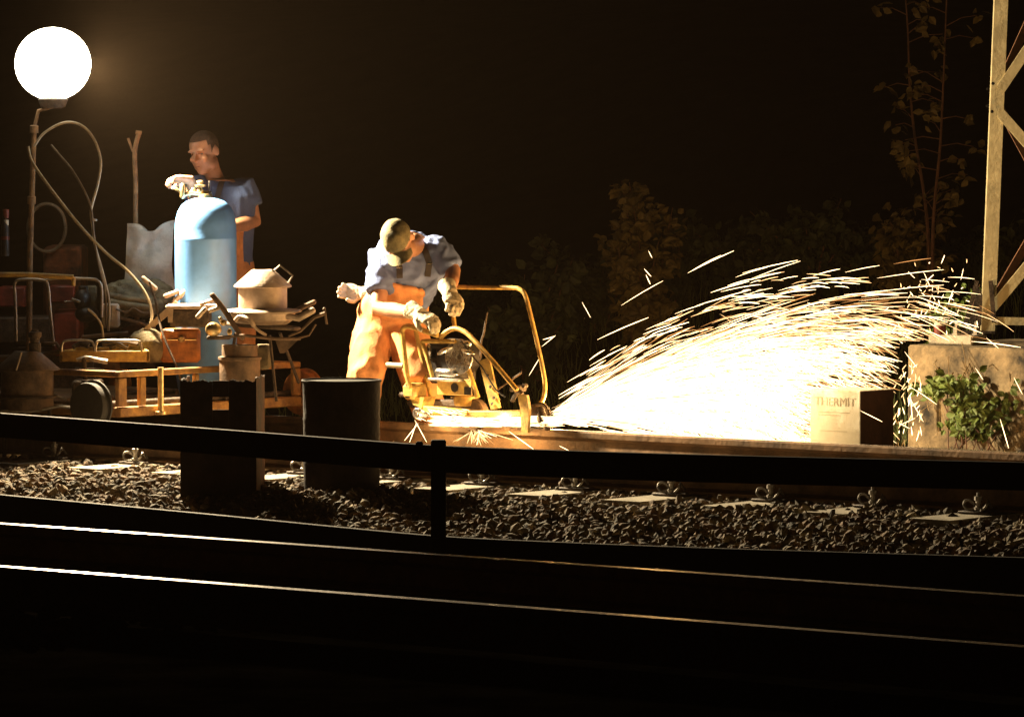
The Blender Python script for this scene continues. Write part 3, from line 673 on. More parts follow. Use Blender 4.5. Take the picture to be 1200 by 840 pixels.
m = MB(); m.tube([P(245.5, 212, YC), P(244.5, 228, YC)], .0045, 8); m.ell(P(247, 226, YC), (.006, .006, .009)); m.build('gauge_pin', 'chrome', t)

# ------------------------------------------------------------------ crucibles
def crucible(name, label, cx_, Y, ytop, yl, yb, xr, rr_, mt, flange=True):
    c = P(cx_, yb, Y); t = thing(name, label, 'crucible', c)
    k = Y/F; h = (yb-yl)*k
    m = MB(); m.lathe(c, [(rr_*k*.97, 0), (rr_*k, .01), (rr_*k, h-.004), (rr_*k*.96, h)], 40); m.build('pot', mt, t)
    m = MB(); hl = (yl-ytop)*k
    m.lathe(c+Z*h, [(xr*k*.95, -.004), (xr*k, 0), (xr*k*.99, .008), (xr*k*.42, hl*.93), (xr*k*.36, hl), (xr*k*.30, hl+.001), (xr*k*.28, hl-.012), (0, hl-.012)], 40); m.build('conical_lid', mt, t)
    return t, c, k, h
t, c, k, h = crucible('lidded_crucible', 'pale round crucible with conical lid and square handle', 308, 28.1, 316, 336, 362, 34, 28.5, 'crucible')
m = MB(); m.tube([P(320, 318, 28.08), P(328, 311, 28.05), P(343, 323, 28.05), P(338, 331, 28.08)], .0055, 8); m.build('lid_handle', 'steel', t)
m = MB(); m.tube([P(319, 316, 28.07), P(322, 322, 28.07)], .007, 8); m.build('hinge', 'iron', t)
m = MB(); cf = P(308, 362, 28.1); m.lathe(cf, [(28*k, .004), (44*k, -.003), (46*k, -.012), (44*k, -.018), (38*k, -.024), (36*k, -.06), (28*k, -.085), (26*k, -.085)], 44); m.build('flange', 'crucible', t)
t2 = thing('pouring_stand', 'spindly steel stand with tongs and arms carrying the pale crucible', 'stand', P(315, 470, 28.1))
ring = P(308, 382, 28.1)
m = MB(); m.tube([ring+V((math.cos(a)*.20, math.sin(a)*.16, -.015*math.cos(a))) for a in [i*math.pi/18 for i in range(37)]], .010, 8); m.build('ring', 'iron', t2)
for a_, b_ in ((P(316, 393, 27.98), P(324, 470, 27.9)), (P(328, 390, 28.1), P(350, 448, 28.5)), (P(276, 390, 28.2), P(264, 470, 28.3))):
    m = MB(); m.tube([a_, b_], .009, 8); m.build('leg', 'iron', t2)
m = MB(); m.tube(arc([P(276, 375, 27.95), P(282, 370, 27.93), P(292, 374, 27.9), P(300, 385, 27.9), P(312, 393, 27.92)]), [.016]*8+[.02]*9+[.012]*8, 10, flat=.6, roundcap=False); m.build('curved_arm', 'crucible', t2)
m = MB(); m.tube([P(334, 370, 28.0), P(350, 373, 28.0), P(366, 364, 28.0)], [.018, .02, .02], 10, roundcap=True); m.build('tong_handle', 'crucible', t2); m = MB(); m.tube([P(346, 364, 28.15), P(368, 354, 28.15)], .014, 10, roundcap=True); m.build('tong_handle', 'crucible_dark', t2)
m = MB(); m.tube([P(338, 394, 28.0), P(352, 388, 28.0), P(368, 372, 28.0), P(381, 367, 28.0)], [.007, .008, .010, .012], 8); m.tube([P(342, 398, 28.05), P(362, 393, 28.05), P(370, 380, 28.05)], .006, 8); m.tube([P(380, 361, 28), P(383, 380, 28)], .007, 8); m.ell(P(380, 362, 28), (.009, .009, .009)); m.build('latch_arm', 'crucible_dark', t2)
m = MB(); m.tube([P(252, 396, 27.95), P(285, 393, 27.92), P(322, 397, 27.9), P(352, 397, 27.95)], .009, 8); m.prism([P(322, 397, 28.0), P(352, 396, 28.0), P(333, 414, 28.0), P(328, 414, 28.0)], V((0, .01, 0))); m.build('cross_bar', 'crucible_dark', t2)
m = MB(); cb = P(281, 446, 28.1); kk = 28.1/F; m.lathe(cb, [(24*kk, 0), (24*kk, 24*kk), (25.5*kk, 25*kk), (25.5*kk, 28*kk), (21*kk, 29*kk), (21*kk, 42*kk), (19*kk, 42*kk), (19*kk, 20*kk)], 36)
tag(m.build('metal_bucket', 'crucible_dark'), 'shiny metal bucket standing under the pouring stand', 'bucket')
pbox('jerry_can', 'dull olive canister hanging low right of the shiny bucket', 'canister', 297, 404, 318, 433, 28.2, .12, 'canvas', b=.02)

YL = 27.75
t, c, k, h = crucible('sooty_crucible', 'dark crucible with a big conical lid at the left edge', 32, YL, 411, 433, 480, 38, 31, 'crucible_dark')
m = MB(); m.tube([P(25, 413, YL-.16), P(19, 434, YL-.17)], .006, 6); m.build('lid_seam', 'crucible', t)
m = MB(); m.lathe(P(41, 412, YL), [(.033, 0), (.033, .045), (.026, .05), (.028, .075), (.036, .08), (.036, .105), (.02, .11), (.02, .12)], 20); m.build('vent_neck', 'iron', t)
m = MB(); m.lathe(P(32, 466, YL), [(36*k, 0), (36*k, .012), (31*k, .014)], 32); m.build('band', 'iron', t)
m = MB(); m.tube([P(-20, 482, YL-.1), P(40, 482, YL-.1), P(70, 476, YL-.1), P(88, 478, YL-.1), P(86, 490, YL-.1)], .010, 8); m.tube([P(62, 462, YL), P(72, 466, YL), P(78, 468, YL)], .009, 8); m.tube([P(-4, 466, YL), P(6, 460, YL)], .010, 8); m.build('carrying_frame', 'steel', t)
for px_ in (5, 58):
    a = P(px_, 480, YL); m = MB(); m.tube([a, V((a.x, a.y, 0))], .012, 8); m.build('leg', 'iron', t)

# dark machinery at the far left
t = thing('generator', 'dark red site generator in the shade below the lamp mast', 'generator', P(75, 430, 29.6))
m = MB(); m.bbox(P(72, 340, 29.5)+V((0, .3, 0)), (.22, .5, .50), b=.02); m.build('housing', 'rust', t)
m = MB(); m.bbox(P(76, 391, 29.2)+V((0, .2, 0)), (.16, .3, .26), b=.02); m.bbox(P(72, 345, 29.2)+V((0, .1, 0)), (.15, .15, .1), b=.01); m.build('tank', 'red', t)
m = MB(); m.bbox(P(60, 440, 29.3)+V((0, .3, 0)), (.5, .6, .28), b=.01); m.build('skid', 'iron', t)
t = thing('pump_engine', 'small black engine with silver lever beside the cables', 'engine', P(98, 380, 28.9))
m = MB(); m.ell(P(97, 352, 28.9), (.05, .06, .07)); m.ell(P(102, 368, 28.9), (.07, .08, .05)); m.bbox(P(98, 340, 28.9), (.05, .05, .05)); m.build('engine_block', 'engine', t)
m = MB(); m.bbox(P(106, 350, 28.95), (.075, .03, .15), b=.01); m.build('cover_plate', 'canvas', t)
m = MB(); m.tube([P(84, 350, 28.8), P(94, 354, 28.8)], .008, 8); m.tube([P(75, 353, 28.8), P(90, 353, 28.8)], .004, 6); m.build('lever', 'chrome', t)
for lab, pts in (('left dull tubular guard hoop in front of the dark machinery', [(19, 400), (18, 350), (17, 334), (23, 328), (48, 328), (56, 334), (59, 365), (63, 405)]), ('right tubular guard hoop reaching the black engine', [(54, 328), (70, 326), (105, 327), (114, 329), (119, 338), (119, 372)])):
    m = MB(); m.tube(arc([P(*p, 28.5) for p in pts], 5), .009, 8); tag(m.build('tubular_guard', 'steel'), lab, 'guard hoop')
m = MB(); m.tube([P(-60, 322, 28.4), P(30, 322, 28.4), P(86, 325, 28.4)], .015, 10); m.tube([P(86, 325, 28.4), P(86, 335, 28.4)], .012, 10); tag(m.build('support_bar', 'yellow'), 'horizontal yellow bar at the left picture edge', 'bar')
m = MB(); m.tube([P(-50, 420, 28.2), P(30, 418, 28.2), P(70, 412, 28.2)], .014, 8); m.tube([P(52, 402, 28.2), P(66, 402, 28.2), P(73, 412, 28.2)], .01, 8); tag(m.build('lower_bar', 'crucible_dark'), 'dark bent bar behind the conical lid', 'bar')
t = thing('bottle', 'dark bottle with red cap at the far left edge', 'bottle', P(6, 300, 28.9))
m = MB(); m.lathe(P(6, 300, 28.9), [(.022, 0), (.024, .01), (.024, .16), (.012, .2), (.012, .23)], 16); m.build('glass', 'engine', t)
m = MB(); m.lathe(P(7, 256, 28.9), [(.014, 0), (.018, .02), (.018, .05), (.0, .052)], 12); m.build('bottle_cap', 'red', t); m = MB(); m.lathe(P(6, 281, 28.9), [(.0255, 0), (.0255, .02)], 16); m.build('red_band', 'red', t)
m = MB(); m.lathe(P(7, 264, 28.9), [(.0155, 0), (.0155, .03)], 12); m.build('bottle_label', 'white', t)
pbox('brick', 'reddish brick shaped block in the dark left of the guard hoop', 'block', -2, 336, 30, 360, 29.3, .2, 'red')
pbox('tool_chest', 'dark steel chest low in the shade at the left edge', 'chest', -40, 372, 60, 402, 29.2, .4, 'iron')

# ------------------------------------------------------------------ people helpers
def frame(f, u):
    f = V(f).normalized(); u = V(u); u = (u-f*u.dot(f)).normalized(); r = f.cross(u); return f, u, r
def head(m, c, f, u, r, s=1.0):
    c = V(c); ax = (r, f, u)
    def at(x, y, z): return c+(r*x+f*y+u*z)*s
    m.ell(at(0, -.008, .035), (.076*s, .094*s, .084*s), ax, 24)
    m.ell(at(0, .03, -.035), (.060*s, .062*s, .078*s), ax, 20)
    m.ell(at(0, .05, -.085), (.036*s, .035*s, .030*s), ax, 14)
    m.ell(at(0, .066, -.098), (.020*s, .020*s, .018*s), ax, 12)
    for e in (-1, 1):
        m.ell(at(e*.046, .012, -.065), (.022*s, .042*s, .035*s), ax, 12)
        m.ell(at(e*.038, .062, -.022), (.022*s, .022*s, .020*s), ax, 12)
        m.ell(at(e*.030, .078, .026), (.026*s, .014*s, .009*s), ax, 12)
        m.ell(at(e*.078, -.004, .0), (.009*s, .020*s, .032*s), (r, (f-r*e*.5).normalized(), u), 12)
        m.ell(at(e*.012, .092, -.026), (.008*s, .010*s, .007*s), ax, 8)
    m.tube([at(0, .082, .022), at(0, .096, .0), at(0, .108, -.022)], [.008*s, .009*s, .012*s], 8, roundcap=True)
    m.tube([at(-.020, .074, -.056), at(0, .084, -.053), at(.020, .074, -.056)], [.004*s, .007*s, .004*s], 8, roundcap=True)
    m.tube([at(-.018, .072, -.066), at(0, .081, -.067), at(.018, .072, -.066)], [.004*s, .008*s, .004*s], 8, roundcap=True)
    return at
def face_parts(at, r, f, u, s, body):
    m = MB()
    for e in (-1, 1): m.ell(at(e*.029, .067, .006), (.010*s, .0125*s, .0065*s), (r, f, u), 12)
    m.build('eyes', 'eye', body)
    m = MB(); m.tube([at(-.021, .080, -.0605), at(0, .0885, -.0600), at(.021, .080, -.0605)], [.002*s, .0035*s, .002*s], 6); m.build('mouth', 'lip', body)
    m = MB()
    for e in (-1, 1): m.tube([at(e*.012, .083, .030), at(e*.026, .079, .033), at(e*.036, .072, .030)], [.003*s, .0045*s, .002*s], 6)
    m.build('eyebrows', 'hair', body)
def hand(m, w, d, n, side=1, curl=.5, s=1.0, fat=1.0, spread=.0, thumb=.6):
    """w wrist, d towards the fingers, n out of the palm, side: thumb side along d x n * side"""
    d = V(d).normalized(); n = V(n); n = (n-d*n.dot(d)).normalized(); a = d.cross(n)*side; w = V(w)
    m.loft([(w-d*.01*s, a*.026*s*fat, n*.020*s*fat), (w+d*.02*s, a*.034*s*fat, n*.018*s*fat), (w+d*.06*s, a*.042*s*fat, n*.016*s*fat), (w+d*.092*s, a*.040*s*fat, n*.013*s*fat)], 14)
    L = [.070, .080, .075, .058]
    for i in range(4):
        o = a*(.031-.021*i)*s; p = w+d*(.085-(.006 if i == 3 else 0))*s+o; th = curl*.35; pts = [p]; dd = (d+a*(.031-.021*i)*spread*30*s).normalized()
        for j, q in enumerate((.45, .3, .25)):
            dv = dd*math.cos(th)+n*math.sin(th); p = p+dv*(L[i]*q*s); pts.append(p); th += curl
        m.tube(pts, [.0105*s*fat, .0100*s*fat, .0093*s*fat, .0078*s*fat], 8, roundcap=True)
    p = w+d*.022*s+a*.028*s; p2 = p+(d*.5+a*.75+n*.25).normalized()*.034*s; p3 = p2+(d*.8+a*.4*(1-thumb)+n*thumb).normalized()*.03*s; p4 = p3+(d*.75+n*thumb-a*.3*thumb).normalized()*.024*s
    m.tube([p, p2, p3, p4], [.016*s*fat, .0125*s*fat, .011*s*fat, .0085*s*fat], 8, roundcap=True)

# ------------------------------------------------------------------ standing man
Y1 = 29.22
def A(px, py, dy=0): return P(px, py, Y1+dy)
man = thing('person', 'man standing behind the blue cylinder in blue t-shirt and orange dungarees, hand on its valve', 'person', V((A(258, 520).x, Y1, zt(2.2))))
gz = zt(2.2)-.005
body = MB()
hc = A(239.5, 179, -.10); f1, u1, r1 = frame(V((-.50, -.86, -.22)), V((-.10, .05, 1)))
ath = head(body, hc, f1, u1, r1, 1.02)
neck0 = A(250, 212, .03)
body.tube([hc-u1*.05-f1*.025, A(247, 200, -.01), neck0], [.052, .056, .066], 14)
sr = A(232, 219, -.05); sl = A(287, 221, .02)             # his right (picture left) and left shoulder
el = A(297, 260, .0); wl = A(268, 266, -.24)
er = A(229, 236, -.25); wr_ = A(223, 211, -.46)
tx = V((1, .12, 0)).normalized(); ty = V((-.12, 1, 0)).normalized()
tor = [(A(262, 345), .150, .105), (A(262, 325), .160, .11), (A(262, 300), .150, .105), (A(261, 275), .160, .112), (A(260, 250), .178, .12), (A(259, 230), .185, .118), (A(258, 219), .165, .095), (A(255, 210), .09, .07)]
body.loft([(c, tx*a, ty*b) for c, a, b in tor], 20)
body.tube([sr+V((.03, 0, 0)), sr, (sr+er)/2, er, (er+wr_)/2, wr_], [.05, .056, .046, .041, .038, .027], 12, roundcap=True)
body.tube([sl-V((.03, 0, 0)), sl, sl+(el-sl)*.5, el, el+(wl-el)*.35, wl], [.055, .064, .053, .046, .046, .029], 12, roundcap=True)
hand(body, wl, (wl-el)+V((0, 0, -.02)), V((0, 1, -.2)), 1, .35)
hd = V((-.25, -.75, .10)); hand(body, wr_, V((-.95, -.35, .10)), V((.05, -.25, -1)), -1, .95, 1.05, 1.12)
hl_ = A(247, 335, 0); hr_ = A(277, 335, .02)
kl = A(245, 425, -.04); kr = A(281, 425, 0); al = A(243, 506, .02); ar = A(284, 506, .05)
al.z = gz+.10; ar.z = gz+.10
for h_, k_, a_ in ((hl_, kl, al), (hr_, kr, ar)):
    body.tube([h_, (h_+k_)/2, k_, k_+(a_-k_)*.35, a_], [.088, .076, .056, .057, .036], 12, roundcap=True)
    body.tube([a_-Z*.05, a_+V((-.03, -.12, -.065)), a_+V((-.04, -.17, -.07))], [.042, .038, .028], 10, roundcap=True)
bo = MB().build('body', 'skin', man, raw=body.remesh(.0065, 2))
face_parts(ath, r1, f1, u1, 1.02, bo)
m = MB(); hs = 1.02
def hairshell(at, c, f, u, r, s, cut=-.01):
    m = MB(); m.ell(at(0, -.0095, .0375), (.0775*s, .0955*s, .0855*s), (r, f, u), 32)
    keep = []
    for f_ in m.f:
        cc_ = sum((m.v[i] for i in f_), V((0, 0, 0)))/len(f_)-c; x, y, z = cc_.dot(r)/s, cc_.dot(f)/s, cc_.dot(u)/s
        if z > (.070 if y > .045 else (.045 if y > .02 else (-.0 if y > -.03 else -.045))) : keep.append(f_)
    m.f = keep; m.mi = [0]*len(keep); return m
hairshell(ath, hc, f1, u1, r1, 1.02).build('hair', 'hair', bo)
# shirt
sh = MB()
sh.loft([(c, tx*(a+.014), ty*(b+.016)) for c, a, b in tor[1:7]]+[(A(255.5, 211), tx*.088, ty*.072)], 22)
sh.tube([sr+V((.04, 0, 0)), sr, sr+(er-sr)*.72], [.064, .070, .070], 14, roundcap=False)
sh.tube([sl-V((.05, 0, .01)), sl, sl+(el-sl)*.3, sl+(el-sl)*.55], [.066, .080, .078, .080], 14, roundcap=False)
sh.ell(sl+V((-.03, 0, -.01)), (.085, .075, .06))
shirt1 = MB().build('t_shirt', 'shirt', man, raw=sh.remesh(.009, 4, .007, 9, (1, 1, .6)))
tr = MB()
tr.loft([(A(262, 352), tx*.165, ty*.125), (A(262, 335), tx*.182, ty*.135), (A(262, 318), tx*.178, ty*.13), (A(262, 306), tx*.172, ty*.125)], 22)
for h_, k_, a_ in ((hl_, kl, al), (hr_, kr, ar)):
    tr.tube([h_, (h_+k_)/2, k_, k_+(a_-k_)*.5, a_+Z*.0, a_-Z*.03], [.104, .098, .083, .082, .078, .078], 14)
tr.loft([(A(256, 300, -.14), tx*.13, ty*.012), (A(255, 262, -.146), tx*.12, ty*.012)], 12)
MB().build('dungarees', 'trousers', man, raw=tr.remesh(.010, 3, .014, 9, (1, 1, .5)))
from mathutils.bvhtree import BVHTree
def strap_on(cloth, man_, pts, w, mt, name='strap', off=.006):
    me = cloth.data; o_ = man_.location+cloth.location
    bv = BVHTree.FromPolygons([v.co+o_ for v in me.vertices], [tuple(p.vertices) for p in me.polygons])
    out = []; nn = []
    for px, py in pts:
        d = ray(px, py).normalized(); h_ = bv.ray_cast(CAM, d)
        if h_[0] is not None: out.append(h_[0]-d*off); nn.append(h_[1])
    if len(out) < 2: return None
    vs = []; 
    for i, p in enumerate(out):
        t_ = (out[min(i+1, len(out)-1)]-out[max(i-1, 0)]).normalized(); n_ = (nn[i]+V((0, -.6, 0))).normalized(); s_ = t_.cross(n_).normalized()
        vs += [p-s_*w-n_*.004, p-s_*w+n_*.003, p+s_*w+n_*.003, p+s_*w-n_*.004]
    m = MB(); n = len(out); m.add(vs, [(i*4+j, i*4+(j+1) % 4, i*4+4+(j+1) % 4, i*4+4+j) for i in range(n-1) for j in range(4)]+[(0, 1, 2, 3), (n*4-1, n*4-2, n*4-3, n*4-4)])
    return m.build(name, mt, man_), out[-1], nn[-1]
def dense(pts, k=4):
    out = []
    for (a, b), (c, d) in zip(pts, pts[1:]): out += [(a+(c-a)*i/k, b+(d-b)*i/k) for i in range(k)]
    return out+[pts[-1]]
strap_on(shirt1, man, dense([(265, 202), (261.5, 209), (258, 219), (254.5, 232), (253, 250), (252, 268)]), .016, 'strap')
strap_on(shirt1, man, dense([(281, 268), (280.5, 272), (280, 278), (280, 292), (281, 312)]), .024, 'trousers', 'dungaree_strap')
bm_ = MB()
for a_ in (al, ar):
    bm_.tube([a_+Z*.06, a_-Z*.03], [.055, .058], 12); bm_.tube([a_+V((.01, .05, -.055)), a_+V((-.02, -.08, -.06)), a_+V((-.045, -.18, -.062))], [.046, .050, .040], 12, roundcap=True)
MB().build('boots', 'boot', man, raw=bm_.remesh(.012, 2))

# ------------------------------------------------------------------ bending man
Y2 = 28.35
def B(px, py, dy=0): return P(px, py, Y2+dy)
man = thing('person', 'man in camouflage cap and orange dungarees bending over the grinder with gloved hands', 'person', V((B(460, 520).x, Y2+.25, zt(2.2))))
body = MB()
hc = B(468, 282, -.36); f2, u2, r2 = frame(V((.02, -.52, -.86)), V((-.42, -.75, .42)))
ath = head(body, hc, f2, u2, r2, 1.0)
sr = B(447, 302, -.02); sl = B(513, 291, -.10)
er = B(444, 361, -.16); wr_ = B(491, 368, -.42)
el = B(531, 318, -.16); wl = B(527, 343, -.36)
chest = B(483, 300, -.05); hipc = B(459, 372, .20)
body.tube([hc-u2*.05, hc-u2*.085+V((.02, .06, 0)), B(484, 287, -.14)], [.055, .058, .068], 14)
tv = (chest-hipc).normalized(); ax = V((1, -.15, .15)); ax = (ax-tv*ax.dot(tv)).normalized(); bx_ = tv.cross(ax)
def lerp(a, b, t_): return a+(b-a)*t_
tor2 = [(lerp(hipc, chest, -.12), .155, .115), (lerp(hipc, chest, .08), .165, .12), (lerp(hipc, chest, .35), .155, .115), (lerp(hipc, chest, .65), .172, .12), (lerp(hipc, chest, .95), .182, .118), (lerp(hipc, chest, 1.12), .165, .10), (lerp(hipc, chest, 1.25), .10, .075)]
body.loft([(c, ax*a, bx_*b) for c, a, b in tor2], 20)
body.tube([sr+V((.04, 0, 0)), sr, (sr+er)/2, er, er+(wr_-er)*.35, wr_], [.058, .064, .052, .044, .045, .03], 12, roundcap=True)
body.tube([sl-V((.04, 0, 0)), sl, (sl+el)/2, el, el+(wl-el)*.4, wl], [.058, .062, .05, .044, .042, .03], 12, roundcap=True)
hr2 = B(440, 382, .18); hl2 = B(474, 380, .16)
kr2 = B(429, 436, -.02); ar2 = V((B(418, 515, .05).x, Y2+.12, gz+.10)); kl2 = B(489, 437, .0); al2 = V((B(513, 500, .0).x, Y2+.22, gz+.10))
for h_, k_, a_ in ((hr2, kr2, ar2), (hl2, kl2, al2)):
    body.tube([h_, (h_+k_)/2, k_, k_+(a_-k_)*.35, a_], [.088, .078, .058, .058, .038], 12, roundcap=True)
    body.tube([a_-Z*.05, a_+V((.0, -.12, -.065)), a_+V((0, -.17, -.07))], [.042, .038, .028], 10, roundcap=True)
gd = (wr_-er).normalized(); gl = (wl-el).normalized()
hand(body, wr_, gd+V((.25, -.1, -.38)), V((-.2, .5, -.9)), -1, .6)
hand(body, wl, V((.15, -.5, -.35)), V((-.3, .4, -.7)), 1, .75)
bo = MB().build('body', 'skin', man, raw=body.remesh(.0065, 2))
face_parts(ath, r2, f2, u2, 1.0, bo)
hairshell(ath, hc, f2, u2, r2, 1.0).build('hair', 'hair', bo)
sh = MB()
sh.loft([(c, ax*(a+.016), bx_*(b+.018)) for c, a, b in tor2[2:6]]+[(lerp(hipc, chest, 1.24), ax*.10, bx_*.08)], 22)
sh.tube([sr+V((.05, 0, 0)), sr, sr+(er-sr)*.3, sr+(er-sr)*.66], [.068, .080, .076, .076], 14)
sh.tube([sl-V((.05, 0, 0)), sl, sl+(el-sl)*.4, sl+(el-sl)*.86], [.066, .076, .070, .066], 14)
sh.ell(lerp(sr, chest, .3), (.09, .09, .07)); sh.ell(lerp(sl, chest, .3), (.09, .09, .07))
shirt2 = MB().build('t_shirt', 'shirt2', man, raw=sh.remesh(.009, 3, .018, 10, (1, 1, 1)))
tr = MB()
tr.loft([(lerp(hipc, chest, -.2), ax*.17, bx_*.135), (lerp(hipc, chest, -.02), ax*.19, bx_*.145), (lerp(hipc, chest, .15), ax*.182, bx_*.14), (lerp(hipc, chest, .30), ax*.172, bx_*.134)], 22)
for h_, k_, a_ in ((hr2, kr2, ar2), (hl2, kl2, al2)):
    tr.tube([h_, (h_+k_)/2, k_, k_+(a_-k_)*.5, a_, a_-Z*.03], [.112, .110, .095, .092, .086, .086], 14)
fr_ = -bx_ if bx_.y > 0 else bx_
tr.loft([(lerp(hipc, chest, .22)+fr_*.140, ax*.145, fr_*.012), (lerp(hipc, chest, .5)+fr_*.150, ax*.125, fr_*.012), (lerp(hipc, chest, .78)+fr_*.157, ax*.105, fr_*.012)], 12)
MB().build('dungarees', 'trousers', man, raw=tr.remesh(.010, 3, .020, 8, (1, 1, .6)))
for pts in ([(466, 294), (467, 303), (468, 313), (468.5, 326)], [(488, 279), (493, 286), (499, 296), (503, 308), (501, 324)]):
    k_ = strap_on(shirt2, man, dense(pts), .017, 'strap')
    if k_:
        st, pe, ne = k_; pb = [v.co+man.location for v in st.data.vertices][-8]; mm = MB(); mm.bbox(P(pts[-2][0], pts[-2][1], pe.y-.03)+V((0, -.0, 0)), (.034, .007, .014), None, .002); mm.build('buckle', 'chrome', st)
def glove(w, d, n, side, curl, name='glove', parent=None, s=1.08):
    g_ = MB(); hand(g_, w, d, n, side, curl, s, 1.28); d = V(d).normalized(); g_.tube([V(w)-d*.075, V(w)-d*.03, V(w)+d*.02], [.052, .044, .040], 14)
    return MB().build(name, 'glove', parent, raw=g_.remesh(.0055, 2, .004, 30))
glove(wr_, gd+V((.25, -.1, -.38)), V((-.2, .5, -.9)), -1, .6, parent=man)
glove(wl, V((.15, -.5, -.35)), V((-.3, .4, -.7)), 1, .75, parent=man)
# cap
m = MB(); c_ = ath(0, -.006, .042)
m.ell(c_, (.084, .103, .088), (r2, f2, u2), 32)
keep = []
for f_ in m.f:
    q_ = sum((m.v[i] for i in f_), V((0, 0, 0)))/len(f_)-hc
    if q_.dot(u2) > .028-(.022 if q_.dot(f2) < -.02 else 0): keep.append(f_)
m.f = keep; m.mi = [0]*len(keep)
for v in m.v: v += (v-c_).normalized()*noise.noise(v*22)*.006
cp = m.build('cap', 'cap', man)
m = MB(); rows_ = []
nU = 12
for i in range(6):
    for j in range(nU+1):
        x = (-1+2*j/nU); yy = .062+.036*math.sqrt(max(0, 1-x*x*.92)) + i/5*.070*math.sqrt(max(.0, 1-(x*.93)**2)); rows_.append(ath(x*.078, yy, .040-.10*x*x*.25-i*.0035))
o_ = len(rows_); rows2 = [v-u2*.004 for v in rows_]
fs = [(i*(nU+1)+j, i*(nU+1)+j+1, (i+1)*(nU+1)+j+1, (i+1)*(nU+1)+j) for i in range(5) for j in range(nU)]
ed = [i for i in range(nU+1)]+[i*(nU+1)+nU for i in range(1, 6)]+[5*(nU+1)+j for j in range(nU-1, -1, -1)]+[i*(nU+1) for i in range(4, 0, -1)]
m.add(rows_+rows2, fs+[tuple(k+o_ for k in reversed(f_)) for f_ in fs]+[(ed[i], ed[(i+1) % len(ed)], ed[(i+1) % len(ed)]+o_, ed[i]+o_) for i in range(len(ed))])
m.build('visor', 'cap', cp)
bm_ = MB()
for a_ in (ar2, al2):
    bm_.tube([a_+Z*.06, a_-Z*.03], [.055, .058], 12); bm_.tube([a_+V((0, .05, -.055)), a_+V((0, -.08, -.06)), a_+V((.01, -.18, -.062))], [.046, .050, .040], 12, roundcap=True)
MB().build('boots', 'boot', man, raw=bm_.remesh(.012, 2))
gp = B(423, 344, .16)
g_ = MB(); hand(g_, gp, V((-.9, 0, .12)), V((.1, -1, .1)), -1, .45, .85, 1.35, spread=.25); g_.tube([gp+V((.05, 0, 0)), gp], [.045, .038], 12)
tag(MB().build('spare_glove', 'glove', None, raw=g_.remesh(.0055, 2, .004, 30)), 'pale work glove tucked in the back pocket of the bending man', 'glove')

# ------------------------------------------------------------------ rail grinder
gb = RP(560, 487, QFAR); GR = thing('rail_grinder', 'yellow tubular rail grinding machine standing on the rail and throwing sparks', 'rail grinder', gb)
def G(px, py, off=0): return RP(px, py, QFAR+off)
def gt(name, pts, r, mt='yellow', off=0, smooth_=False, par=GR, n=10):
    pts = [G(p[0], p[1], off+(p[2] if len(p) > 2 else 0)) for p in pts]
    m = MB(); m.tube(arc(pts, 5) if smooth_ else pts, r, n); return m.build(name, mt, par)
gt('rear_frame', [(481, 455), (477, 440), (474, 415), (471.5, 392), (472, 386), (476, 382.5), (484, 383.5), (513, 393)], .0145, smooth_=True, off=-.16)
gt('rear_upright', [(507, 475), (498, 436), (487, 388)], .0125, off=.02)
gt('hand_grip', [(454, 427.5), (473, 428.5)], .0155, 'hose', off=-.16)
gt('inner_frame', [(507, 442), (501, 420), (496, 405), (495, 401), (499, 399.5), (515, 400), (534, 400)], .0125, smooth_=True, off=-.13)
gt('arch_frame', [(516, 396), (523, 389), (532, 385), (541, 387), (551, 394), (572, 417), (590, 438), (606, 457)], .0135, smooth_=True, off=-.13)
gt('strut', [(538, 402), (549, 433), (560, 466)], .014, off=-.1)
gt('guide_loop', [(533, 386, -.05), (531, 368, -.02), (529, 345), (528, 338), (535, 336.5), (560, 336.8), (600, 337.2), (609, 339), (615, 345), (620, 362), (629, 400), (636, 432), (638.5, 450), (637, 466), (628, 480)], .0125, smooth_=True, off=.05)
gt('throttle_lever', [(571, 366), (569.5, 374), (567, 390), (564, 400), (563, 420)], .0055, 'iron', off=.0, smooth_=True)
gt('rear_brace', [(582, 457), (612, 436), (595, 448)], .006, 'iron', off=.1)
m = MB(); m.prism([G(561, 423, -.12), G(573, 419, -.12), G(586, 478, -.12), G(575, 480, -.12)], N*.012); pl = m.build('side_plate', 'yellow', GR, smooth=False)
for bx, by in ((572, 440), (575, 453), (579, 466), (577, 473)):
    m = MB(); m.lathe(G(bx, by, -.125), [(.009, 0), (.009, -.006), (0, -.008)], 8, N); m.build('bolt', 'iron', pl, smooth=False)
# engine
m = MB(); ec = G(528, 425, .0)
m.bbox(G(530, 432, .0), (.20, .2, .16), (D, N, Z), .02); m.lathe(G(538, 418, .0)-N*.10, [(.02, 0), (.085, .002), (.10, .015), (.105, .04), (.10, .1), (.10, .17), (.06, .19)], 32, N); m.ell(G(509, 418, -.02), (.045, .06, .085)); m.build('engine', 'engine', GR)
m = MB()
for i in range(7): m.lathe(G(538, 418, -.118), [(.018+.012*i, 0), (.020+.012*i, -.005), (.024+.012*i, -.005), (.026+.012*i, 0)], 28, N)
m.build('recoil_cover', 'chrome', GR)
m = MB(); m.bbox(G(522, 404, -.05), (.17, .12, .05), (D, N, (Z+D*.25).normalized()), .02); m.build('fuel_tank', 'engine', GR)
m = MB(); m.ell(G(522, 411, -.12), (.062, .03, .018), (( D+Z*.35).normalized(), N, Z)); m.ell(G(503, 411, -.1), (.022, .03, .045)); m.ell(G(549, 412, -.125), (.05, .03, .016), ((D-Z*.2).normalized(), N, Z)); m.ell(G(548, 403, -.115), (.025, .02, .02)); m.build('exhaust_cover', 'chrome', GR)
